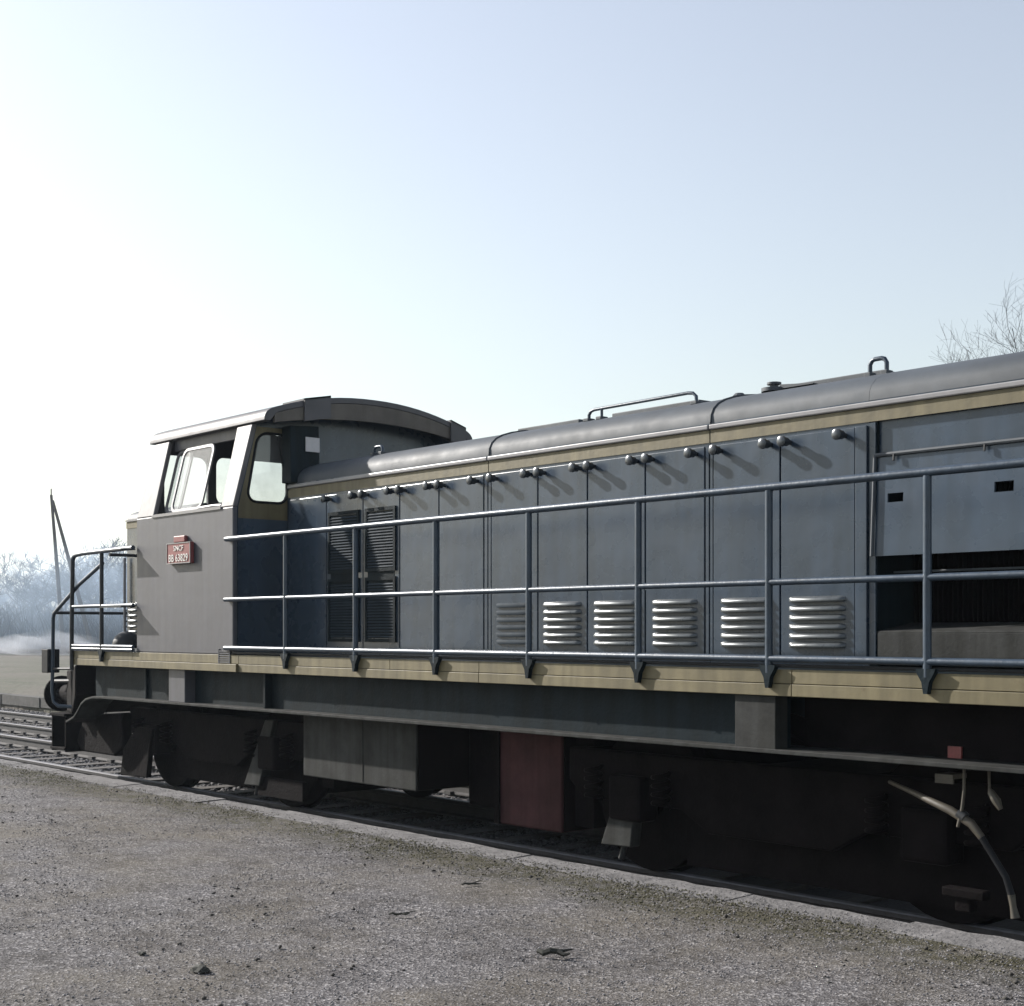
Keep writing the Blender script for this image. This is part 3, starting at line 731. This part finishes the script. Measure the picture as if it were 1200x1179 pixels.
# leaning window posts and header (cream upper zone), near and far side
for near in (True, False):
    Y = (lambda y: y) if near else (lambda y: 2 * YC - y)
    for xb0, xb1, xt0, xt1 in ((CX0, -13.405, -13.74, -13.43), (-12.02, CX1, -12.05, -11.76)):
        p = MB(); p.hexa([(xb0, Y(0.0), B_Z), (xb1, Y(0.0), B_Z), (xb1, Y(.05), B_Z), (xb0, Y(.05), B_Z), (xt0, Y(LEAN), T_Z), (xt1, Y(LEAN), T_Z), (xt1, Y(LEAN + .05), T_Z), (xt0, Y(LEAN + .05), T_Z)])
        p.build('window_post', 'post_paint', cabo, bevel=.012)
    p = MB(); p.box(-13.43, -12.05, Y(LEAN + .06), Y(LEAN + .10), 3.60, 3.76); p.build('window_header', 'cab_paint', cabo)
    p = MB(); p.box(-13.42, -12.0, Y(.005), Y(.06), B_Z, B_Z + .018); p.box(-13.42, -12.0, Y(-.012), Y(.004), B_Z - .014, B_Z + .010); p.build('window_sill', 'trim_paint', cabo)
    # sliding panes with light metal frames
    for (a0, a1, dy) in ((-13.21, -12.56, .075), (-13.42, -13.08, .115)) if near else ((-13.40, -12.6, .07), (-12.75, -12.05, .11)):
        def fn(u, v, t, dy=dy): return (u, Y(lean(dy, v) + t), v)
        out = rounded(a0, a1, B_Z + .03, 3.60, .09, 5, shear=.0)
        inn = rounded(a0 + .028, a1 - .028, B_Z + .058, 3.572, .07, 5)
        p = MB(); p.panel(out, [inn], fn, .02); fr = p.build('window_frame', 'trim_paint', cabo)
        p = MB(); p.panel(inn, [], lambda u, v, t, fn=fn: fn(u, v, .008 + t), .004); p.build('pane', 'window_glass', fr)
    if near:
        p = MB(); p.tube([(-12.5, .03, B_Z + .03), (-12.2, .03, B_Z + .035), (-12.05, .03, B_Z + .03)], .014, 8); p.build('arm_rest', 'trim_paint', cabo)
# arch of roof
def arch(y, top=4.03, drop=.20, half=1.19):
    d = abs(y - YC)
    if d <= half: return top - drop * (d / half) ** 2.15
    return 3.83 - .065 * (1 - math.sqrt(max(0.0, 1 - ((d - half) / .08) ** 2))) - .36 * (d - half)
def end_outline(y0):
    pts = [(0.05, 1.493), (2.87, 1.493), (2.87, B_Z), (2 * YC - LEAN - .05, T_Z)]
    for k in range(13):
        y = 2 * YC - LEAN - .1 - (2 * YC - 2 * (LEAN + .1)) * k / 12; pts.append((y, arch(y) - .10))
    return pts + [(LEAN + .05, T_Z), (.05, B_Z)]
def nearwin(mir=False):
    w = []
    for u, v in rounded(.14, .60, 2.955, 3.625, .11, 5):
        if u < .36: u += (v - 2.955) * .19
        w.append((u, v))
    return [(2 * YC - u, v) for u, v in w] if mir else w
# hood-side end wall
holes = [nearwin(), nearwin(True)]
p = MB(); p.panel(end_outline(0), holes, lambda u, v, t: (CX1 - .001 - t, u, v), .04)
me = p.mesh('cab_end_wall'); me.materials.append(MATS['hood_paint'])
ew = link('cab_end_wall', me, loco)
# cream field round the hood-side windows, a thin painted sheet
fieldp = [(0.055, 2.792), (.597, 2.792), (.597, 3.68), (LEAN + .056, 3.68), (.055, B_Z)]
p = MB(); p.panel(fieldp, [nearwin()], lambda u, v, t: (CX1 + .003 - t, u, v), .003); p.build('cream_field', 'cream_paint', ew)
for mir in (False, True):
    w = nearwin(mir); cy = sum(q[0] for q in w) / len(w); cz = sum(q[1] for q in w) / len(w)
    big = [(cy + (u - cy) * 1.0, cz + (v - cz) * 1.0) for u, v in w]
    p = MB(); p.tube([(CX1 + .004, u, v) for u, v in big] + [(CX1 + .004,) + big[0]], .014, 6, caps=False); p.build('window_seal', 'rubber', ew, smooth=60)
    p = MB(); p.panel(w, [], lambda u, v, t: (CX1 - .02 - t, u, v), .004); p.build('pane', 'window_glass', ew)
p = MB(); p.tube([(CX1 + .025, .47, 3.60), (CX1 + .03, .53, 3.33)], .006, 6); p.tube([(CX1 + .03, .50, 3.44), (CX1 + .028, .585, 3.08)], .008, 6); p.build('wiper', 'rubber', ew)
# front end wall with three windows
fw = [rounded(.30, .82, 2.97, 3.60, .1), rounded(.92, 2.0, 3.10, 3.62, .1), rounded(2.10, 2.62, 2.97, 3.60, .1)]
p = MB(); p.panel(end_outline(0), fw, lambda u, v, t: (CX0 + .001 + t, u, v), .04); fe = p.build('cab_front_wall', 'cab_paint', loco)
for w in fw:
    p = MB(); p.panel(w, [], lambda u, v, t: (CX0 + .02 + t, u, v), .004); p.build('pane', 'window_glass', fe)
# roof shell with visor over the end walls
ro = []; ri = []
N = 28
for k in range(N + 1):
    y = YC - 1.32 * math.cos(math.pi * k / N) ** 1 if 0 else YC + 1.27 * math.sin(math.pi * (k / N - .5))
    ro.append((y, arch(y))); ri.append((y, arch(y) - .06))
prof = [(.186, 3.705)] + ro + [(2 * YC - .186, 3.705), (2 * YC - .25, 3.702)] + list(reversed(ri[4:-4])) + [(.25, 3.702)]
p = MB(); p.extrude(prof, 'x', -13.86, -11.52); rf = p.build('cab_roof', 'cab_roof_paint', loco, smooth=30, bevel=.008)
# visor band hanging under the roof edge on the hood side
lo = [(y, 3.805 - .115 * (abs(y - YC) / 1.2) ** 2.0) for y in np.linspace(.30, 2 * YC - .30, 21)]
vis = [(y, arch(y) - .061) for y in np.linspace(.30, 2 * YC - .30, 21)]
p = MB(); p.extrude(lo + list(reversed(vis)), 'x', -11.56, -11.524); p.build('visor', 'visor_paint', rf)
for y0, y1 in ((.62, .92), (2.42, 2.62)):
    p = MB(); p.extrude([(y0, arch(y0) + .002), (y1, arch(y1) + .002), (y1, arch(y1) + .02), (y0, arch(y0) + .02)], 'x', -11.9, -11.50)
    p.extrude([(y0, arch(y0) - .20), (y1, arch(y1) - .20), (y1, arch(y1) + .02), (y0, arch(y0) + .02)], 'x', -11.518, -11.50); p.build('lamp_bracket', 'cab_roof_paint', rf)
# dark box between cab wall and hood shoulder, with a paper notice
p = MB(); p.hexa([(-11.775, .53, 3.15), (-11.60, .53, 3.15), (-11.60, .86, 3.15), (-11.775, .86, 3.15), (-11.775, .53, 3.70), (-11.62, .53, 3.70), (-11.62, .86, 3.72), (-11.775, .86, 3.72)]); du = p.build('dark_box', 'frame_paint', loco, bevel=.01)
p = MB(); p.box(-11.599, -11.594, .69, .85, 3.46, 3.60); p.build('paper_notice', 'paper', du)
# cab floor, control desk and seat inside
p = MB(); p.box(CX0 + .05, CX1 - .05, .06, 2.86, 1.495, 1.55); p.build('cab_floor', 'cab_inside', loco)
p = MB(); p.box(-12.25, -11.85, .9, 2.0, 1.56, 2.72); p.box(-12.55, -12.25, 1.0, 1.9, 1.56, 2.5); p.build('control_desk', 'cab_inside', loco, bevel=.02)
p = MB(); p.box(-13.2, -12.85, .45, .85, 2.2, 2.28); p.box(-13.25, -13.18, .45, .85, 2.28, 2.75); p.box(-13.05, -12.99, .62, .68, 1.56, 2.2); p.build('driver_seat', 'rubber', loco, bevel=.02)
# cab step grille at the rear lower corner
p = MB()
for k in range(6): p.box(-12.02, -11.82, -.018, -.002, 1.415 + .0 + k * .021, 1.427 + k * .021)
p.box(-12.03, -12.018, -.02, -.002, 1.41, 1.545); p.box(-11.822, -11.81, -.02, -.002, 1.41, 1.545); p.build('step_grille', 'cab_paint', loco)
# ---- number plate
p = MB(); p.box(-13.02, -12.53, -.045, -.002, 2.39, 2.60); np_ = p.build('number_plate', 'plate_red', loco, bevel=.008)
np_['label'] = 'red cast number plate with pale raised lettering'
p = MB(); p.box(-12.89, -12.66, -.04, -.002, 2.604, 2.668); p.build('plate_crest', 'plate_red', np_, bevel=.008)
p = MB()
for q in ((-13.02, -12.53, 2.39, 2.400), (-13.02, -12.53, 2.590, 2.60), (-13.02, -13.01, 2.4, 2.59), (-12.54, -12.53, 2.4, 2.59)): p.box(q[0], q[1], -.050, -.044, q[2], q[3])
p.build('plate_rim', 'trim_paint', np_)
def text(body, x, z, size, par, squeeze=1.0):
    cu = bpy.data.curves.new('lettering', 'FONT'); cu.body = body; cu.size = size; cu.extrude = .003; cu.align_x = 'CENTER'; cu.resolution_u = 3
    cu.space_character = 1.06
    t = bpy.data.objects.new('t', cu); C.objects.link(t)
    bpy.context.view_layer.update()
    me = bpy.data.meshes.new_from_object(t.evaluated_get(bpy.context.evaluated_depsgraph_get()))
    bpy.data.objects.remove(t); bpy.data.curves.remove(cu)
    me.transform(Matrix.Diagonal((squeeze, 1, 1, 1))); me.transform(Matrix.Rotation(math.radians(90), 4, 'X'))
    me.materials.clear(); me.materials.append(MATS['lettering'])
    return link('lettering', me, par, (x, -.048, z))
text('SNCF', -12.77, 2.518, .075, np_, 1.1)
text('BB 63829', -12.775, 2.412, .105, np_, .93)
# ---- short hood in front of the cab
SH = [(.60, 1.487), (.60, 2.90), (.60, 2.99), (.61, 3.03), (.65, 3.075), (.73, 3.105), (.88, 3.125), (1.1, 3.135), (1.46, 3.14)]
SHF = SH + [(2 * YC - y, z) for y, z in reversed(SH[:-1])]
b = MB(); b.extrude(SHF, 'x', -15.24, CX0 - .002)
me = b.mesh('short_hood', 35); me.materials.append(MATS['hood_paint']); me.materials.append(MATS['roof_paint'])
for p_ in me.polygons:
    if p_.center.z > 2.98 and abs(p_.normal.x) < .5: p_.material_index = 1
sh = link('short_hood', me, loco)
b = MB(); b.box(-15.245, CX0 - .01, .592, .599, 2.90, 2.975); b.build('cream_band', 'cream_paint', sh)
b = MB(); b.box(-15.246, CX0 - .01, .58, .599, 2.978, 2.998); b.build('rain_strip', 'trim_paint', sh)
b = MB(); b.box(-15.246, -15.241, .62, 2.3, 2.90, 2.975); b.build('cream_band', 'cream_paint', sh)
lv = louver_mesh(.30)
for k in range(7): link('louver', lv, sh, (-15.08, .598, 2.02 - k * .062))
# sand dome on the front deck
bm = bmesh.new(); bmesh.ops.create_uvsphere(bm, u_segments=16, v_segments=10, radius=.16)
for v in bm.verts: v.co.z = max(-.05, v.co.z) * .9
me = bpy.data.meshes.new('sand_filler'); bm.to_mesh(me); bm.free(); me.materials.append(MATS['dark_metal'])
for q in me.polygons: q.use_smooth = True
link('sand_filler', me, loco, (-14.62, .30, 1.57))
# ---- side handrail along the long hood
RY = -.03
hr = MB()
hr.tube([(-11.80, .0, 2.59), (-11.845, -.02, 2.59), (-11.86, RY, 2.59), (-11.80, RY, 2.59), (XR, RY, 2.59)][2:], .025, 10)
rail_top = hr.build('handrail', 'rail_pipe', loco, smooth=50)
for z, r in ((2.016, .021), (1.556, .023)):
    h = MB(); h.tube([(-11.88, RY, z), (XR, RY, z)], r, 10); h.build('handrail', 'rail_pipe', loco, smooth=50)
posts = [-10.804 + 1.0856 * k for k in range(8)]
pm = MB(); pm.tube([(0, 0, 0), (0, 0, 1.10)], .0235, 10); pme = pm.mesh('handrail_post', 50); pme.materials.append(MATS['rail_pipe'])
bk = MB(); bk.extrude([(-.012, -.115), (.012, -.115), (.024, -.05), (.055, .0), (.062, .022), (-.062, .022), (-.055, .0), (-.024, -.05)], 'y', -.022, .016); bkm = bk.mesh('bracket'); bkm.materials.append(MATS['frame_paint'])
for x in posts:
    o = link('handrail_post', pme, loco, (x, RY, 1.47))
    link('bracket', bkm, o, (x, RY, 1.495))
for z in (2.59, 2.016, 1.556):
    s_ = MB(); s_.tube([(-11.86, RY, z), (-11.86, -.001, z)], .018, 8); s_.build('rail_bracket', 'rail_pipe', loco)
# ---- front railing
fr_ = MB(); fr_.tube([(-13.80, RY, 2.595), (-15.0, RY, 2.585), (-15.2, RY, 2.575), (-15.27, RY, 2.56), (-15.3, RY, 2.52)], .025, 10); frr = fr_.build('front_railing', 'rail_pipe', loco, smooth=50)
for z in (1.99, 1.55, 1.515):
    h = MB(); h.tube([(-13.80, RY, z), (-15.3, RY, z)], .02, 8); h.build('rail', 'rail_pipe', frr, smooth=50)
h = MB(); h.tube([(-15.3, RY, 2.55), (-15.32, RY, 2.1), (-15.33, RY, 1.7), (-15.33, RY, 1.28)], .025, 8); h.build('post', 'dark_metal', frr, smooth=50)
h = MB(); h.tube([(-14.556, RY, 2.58), (-14.556, RY, 1.40)], .023, 8); po = h.build('post', 'dark_metal', frr, smooth=50)
link('bracket', bkm, frr, (-14.556, RY, 1.495))
h = MB(); h.tube([(-14.57, RY + .02, 2.46), (-15.2, .0, 2.24), (-15.95, .06, 1.96), (-16.05, .07, 1.92), (-16.10, .08, 1.86), (-16.11, .08, 1.4), (-16.13, .08, 1.0), (-16.11, .09, .88), (-16.05, .12, .83), (-15.9, .24, .82)], .022, 8); fp_ = h.build('slanting_rail', 'rail_pipe', frr, smooth=60)
for z, x in ((1.93, -16.04), (2.555, -14.56)):
    h = MB(); h.tube([(x, .06, z), (x, 1.15, z)], .018, 8); h.build('cross_rail', 'dark_metal', frr, smooth=50)
h = MB(); h.tube([(-16.1, .08, 1.27), (-15.6, .10, 1.28)], .015, 8); h.build('cross_rail', 'dark_metal', frr)
h = MB(); h.tube([(-15.22, .56, 2.56), (-15.22, .56, 1.5)], .016, 8); h.build('post', 'trim_paint', frr)
h = MB(); h.box(-16.30, -16.12, .02, .17, 1.22, 1.50); h.box(-16.32, -16.30, .03, .16, 1.24, 1.48); h.build('marker_lamp', 'rubber', frr, bevel=.012)
# triangular plates at the cab front corner, added and shaped for their shadows
for z in (2.575, 1.972):
    h = MB(); h.extrude([(-13.80, -.004), (-13.80, -.17), (-14.30, -.17)], 'z', z - .006, z + .006); h.build('shadow_plate', 'dark_metal', frr)

# ================================================================== TREES, POLE
def tree_mesh(seed, H, spread, n_main, depth, r0, thick=1.0, droop=0.0):
    """bare winter tree: (trunk mesh, crown mesh of limbs and twigs)"""
    R = random.Random(seed); tr = MB(); cr = MB()
    def grow(p, d, L_, r, lv):
        pts = [p]; rr = [r]
        q = p.copy(); k = 3 if lv > 1 else 4
        for i in range(k):
            d = (d + Vector((R.uniform(-1, 1), R.uniform(-1, 1), R.uniform(-.6, .8) - droop * lv)) * (.16 + .05 * lv)).normalized()
            q = q + d * (L_ / k); pts.append(q.copy()); rr.append(r * (1 - .55 * (i + 1) / k))
        cr.tube(pts, [max(x, .006 * thick) for x in rr], 3 if lv > 0 else 5, caps=False)
        if lv < depth:
            m_ = R.randint(3, 5) if lv < depth - 1 else R.randint(4, 7)
            for j in range(m_):
                t = R.uniform(.25, 1.0); i = min(k - 1, int(t * k)); a = pts[i].lerp(pts[i + 1], t * k - i)
                ax = Vector((R.uniform(-1, 1), R.uniform(-1, 1), R.uniform(-.2, 1))).normalized()
                nd = (d * .75 + ax * .85).normalized()
                grow(a, nd, L_ * R.uniform(.42, .68), r * .42, lv + 1)
    th = H * R.uniform(.22, .32)
    tp = [Vector((0, 0, -.3)), Vector((R.uniform(-.1, .1), R.uniform(-.1, .1), th * .5)), Vector((R.uniform(-.2, .2), R.uniform(-.2, .2), th)), Vector((R.uniform(-.3, .3), R.uniform(-.3, .3), H * .62))]
    tr.tube(tp, [r0 * 1.25, r0, r0 * .8, r0 * .3], 8)
    for j in range(n_main):
        t = R.uniform(.45, 1.0); base = tp[1].lerp(tp[3], t) if t > .5 else tp[1].lerp(tp[2], t)
        a = 2 * math.pi * (j + R.uniform(0, .6)) / n_main
        e = R.uniform(.25, 1.1)
        grow(base, Vector((math.cos(a) * spread, math.sin(a) * spread, e)).normalized(), H * R.uniform(.36, .55), r0 * .42, 0)
    mt = tr.mesh('trunk', 50); mt.materials.append(MATS['bark'])
    mc = cr.mesh('crown'); mc.materials.append(MATS['bark'])
    return mt, mc
def plant(meshes, loc, rz, sc, name, label, group):
    o = link(name, None, None, loc); tag(o, label, 'tree', group)
    for nm, me in zip(('trunk', 'crown'), meshes):
        c = bpy.data.objects.new(nm, me); C.objects.link(c); c.parent = o
    o.rotation_euler.z = rz; o.scale = sc
    return o
VAR = [tree_mesh(s, 7.0, 1.0, 9, 3, .16, 3.4) for s in (3, 8, 15, 21)]
CAMX, CAMY = 0.0, -6.78
def at(pxl, dist, z=0.0):
    u = (pxl - 600) / 1650.0
    r = Vector((0.6577, 0.7532, 0)); f = Vector((-0.7532, 0.6577, 0))
    p = Vector((CAMX, CAMY, 0)) + f * dist + r * dist * u
    return (p.x, p.y, z)
row = [(-75, 112, 1.0), (-48, 104, .92), (-22, 116, 1.0), (4, 106, .72), (24, 118, .9), (40, 108, .95), (58, 120, 1.0), (74, 109, 1.02), (92, 117, 1.12), (108, 108, 1.1), (126, 118, 1.22), (142, 110, 1.1), (160, 119, 1.25), (182, 112, 1.05)]
ORD = ['first', 'second', 'third', 'fourth', 'fifth', 'sixth', 'seventh', 'eighth', 'ninth', 'tenth', 'eleventh', 'twelfth', 'thirteenth', 'fourteenth']
for i, (p, d, s) in enumerate(row):
    if i in (0, 1, 12, 13): lab = 'bare hazy tree of the far hedgerow, ' + ('left of the frame edge' if i < 2 else 'hidden behind the cab'); 
    else: lab = 'bare hazy tree of the far hedgerow, %s from the left edge' % ORD[i - 2]
    if i < 2: lab = 'bare hazy tree of the hedgerow, outside the left edge, %s' % ('outer one' if i == 0 else 'inner one')
    if i > 11: lab = 'bare hazy tree of the hedgerow behind the cab, %s one' % ('left' if i == 12 else 'right')
    plant(VAR[i % 4], at(p, d), i * 1.9, (s * 1.1, s * 1.1, s * random.uniform(.80, .92)), 'bare_tree', lab, 'bare trees of the far hedgerow')
# low dense thicket under the trees
th = MB(); R = random.Random(4)
for i in range(5200):
    p_ = at(R.uniform(-70, 175), R.uniform(103, 121)); z = 0
    a = R.uniform(0, 6.28); L_ = R.uniform(.9, 3.6); sp = R.uniform(.1, .8)
    q = (p_[0] + math.cos(a) * sp * L_ * .5, p_[1] + math.sin(a) * sp * L_ * .5, L_ * .6); e = (p_[0] + math.cos(a) * sp * L_, p_[1] + math.sin(a) * sp * L_, L_)
    th.tube([(p_[0], p_[1], -.05), q, e], [.045, .035, .015], 3, caps=False)
tag(th.build('thicket', 'bark'), 'dense hazy undergrowth at the foot of the far hedgerow', 'thicket', kind='stuff')
# tree rising behind the right end of the engine
big = tree_mesh(77, 13.5, 1.15, 15, 4, .2, .7)
plant(big, at(1325, 72), .6, (1.22, 1.22, 1.19), 'bare_tree', 'tall bare tree with fine twigs rising behind the hood at the right edge', None)

# A-frame telegraph pole
a0 = Vector(at(75, 101, 0)); a1 = Vector(at(111, 101, 0)); tp = Vector(at(60, 101, 11.4)); base = (a0 + a1) / 2
pole = link('telegraph_pole', None, None, (base.x, base.y, 0)); tag(pole, 'slender A-frame wooden telegraph pole standing before the hedgerow', 'pole')
b = MB(); b.tube([a0 - Vector((0, 0, .3)), a0.lerp(tp, .5), tp], [.17, .14, .10], 10); b.build('leg', 'pole_wood', pole, smooth=50)
t2 = a1.lerp(tp, .965)
b = MB(); b.tube([a1 - Vector((0, 0, .3)), a1.lerp(tp, .5), t2], [.17, .14, .10], 10); b.build('leg', 'pole_wood', pole, smooth=50)
b = MB(); b.tube([a0.lerp(tp, .90), a1.lerp(tp, .90)], .04, 8); b.build('tie_bolt', 'dark_metal', pole)
b = MB(); b.tube([tp, tp + Vector((0, 0, .45))], .05, 8); b.build('pole_cap', 'pole_wood', pole)

# ================================================================== AIR
def volume(name, dens, aniso, col, noise=None):
    m = bpy.data.materials.new(name); m.use_nodes = True
    n = m.node_tree.nodes; L = m.node_tree.links
    n.remove(n['Principled BSDF'])
    v = n.new('ShaderNodeVolumePrincipled'); v.inputs['Color'].default_value = col + (1,)
    v.inputs['Density'].default_value = dens; v.inputs['Anisotropy'].default_value = aniso
    L.new(v.outputs[0], n['Material Output'].inputs['Volume'])
    if noise: noise(n, L, v)
    MATS[name] = m
volume('haze_air', 0.0004, 0.3, (0.74, 0.87, 1.0))
b = MB(); b.box(-620, 560, -420, 620, -1.5, 16.5); hz = tag(b.build('haze', 'haze_air'), 'thin pale haze filling the air', 'haze', kind='stuff')
def smoke_noise(n, L, v):
    g = n.new('ShaderNodeTexCoord'); nz = n.new('ShaderNodeTexNoise'); nz.inputs['Scale'].default_value = 0.35; nz.inputs['Detail'].default_value = 4
    L.new(g.outputs['Object'], nz.inputs['Vector'])
    r = n.new('ShaderNodeMapRange'); r.inputs['From Min'].default_value = .40; r.inputs['From Max'].default_value = .75
    r.inputs['To Min'].default_value = 0.0; r.inputs['To Max'].default_value = 0.4
    L.new(nz.outputs[0], r.inputs[0]); L.new(r.outputs[0], v.inputs['Density'])
def veil_noise(n, L, v):
    g = n.new('ShaderNodeTexCoord'); nz = n.new('ShaderNodeTexNoise'); nz.inputs['Scale'].default_value = 0.16; nz.inputs['Detail'].default_value = 3
    L.new(g.outputs['Object'], nz.inputs['Vector'])
    r = n.new('ShaderNodeMapRange'); r.inputs['From Min'].default_value = .3; r.inputs['From Max'].default_value = .75
    r.inputs['To Min'].default_value = 0.02; r.inputs['To Max'].default_value = 0.10
    L.new(nz.outputs[0], r.inputs[0]); L.new(r.outputs[0], v.inputs['Density'])
volume('smoke_air', 0.3, 0.2, (0.93, 0.95, 1.0), smoke_noise)
volume('veil_air', 0.03, 0.2, (0.72, 0.85, 1.0), veil_noise)
bm = bmesh.new(); bmesh.ops.create_icosphere(bm, subdivisions=4, radius=1)
for v in bm.verts:
    k = 1 + .18 * math.sin(v.co.x * 7) * math.cos(v.co.y * 6) + .12 * math.sin(v.co.x * 15 + v.co.z * 9)
    v.co = Vector((v.co.x * 5.5 * k, v.co.y * 2.0 * k, max(-.9, v.co.z) * .75 * k * (1 + .35 * math.sin(v.co.x * 4))))
me = bpy.data.meshes.new('smoke'); bm.to_mesh(me); bm.free(); me.materials.append(MATS['smoke_air'])
sm = link('smoke', me, None, at(22, 94, .7)); sm.rotation_euler.z = math.atan2(.7532, .6577)
tag(sm, 'low pale bonfire smoke drifting before the hedgerow', 'smoke', kind='stuff')

bm = bmesh.new(); bmesh.ops.create_icosphere(bm, subdivisions=4, radius=1)
for v in bm.verts:
    k = 1 + .10 * math.sin(v.co.x * 6) * math.cos(v.co.y * 5) + .08 * math.sin(v.co.x * 13 + v.co.z * 7)
    v.co = Vector((v.co.x * 17 * k, v.co.y * 10 * k, max(-.25, v.co.z) * 7.5 * k))
me = bpy.data.meshes.new('smoke_veil'); bm.to_mesh(me); bm.free(); me.materials.append(MATS['veil_air'])
sv = link('smoke_veil', me, None, at(50, 106, 2.2)); sv.rotation_euler.z = math.atan2(.7532, .6577)
tag(sv, 'thin blue smoke hanging among the hedgerow trees', 'smoke', kind='stuff')
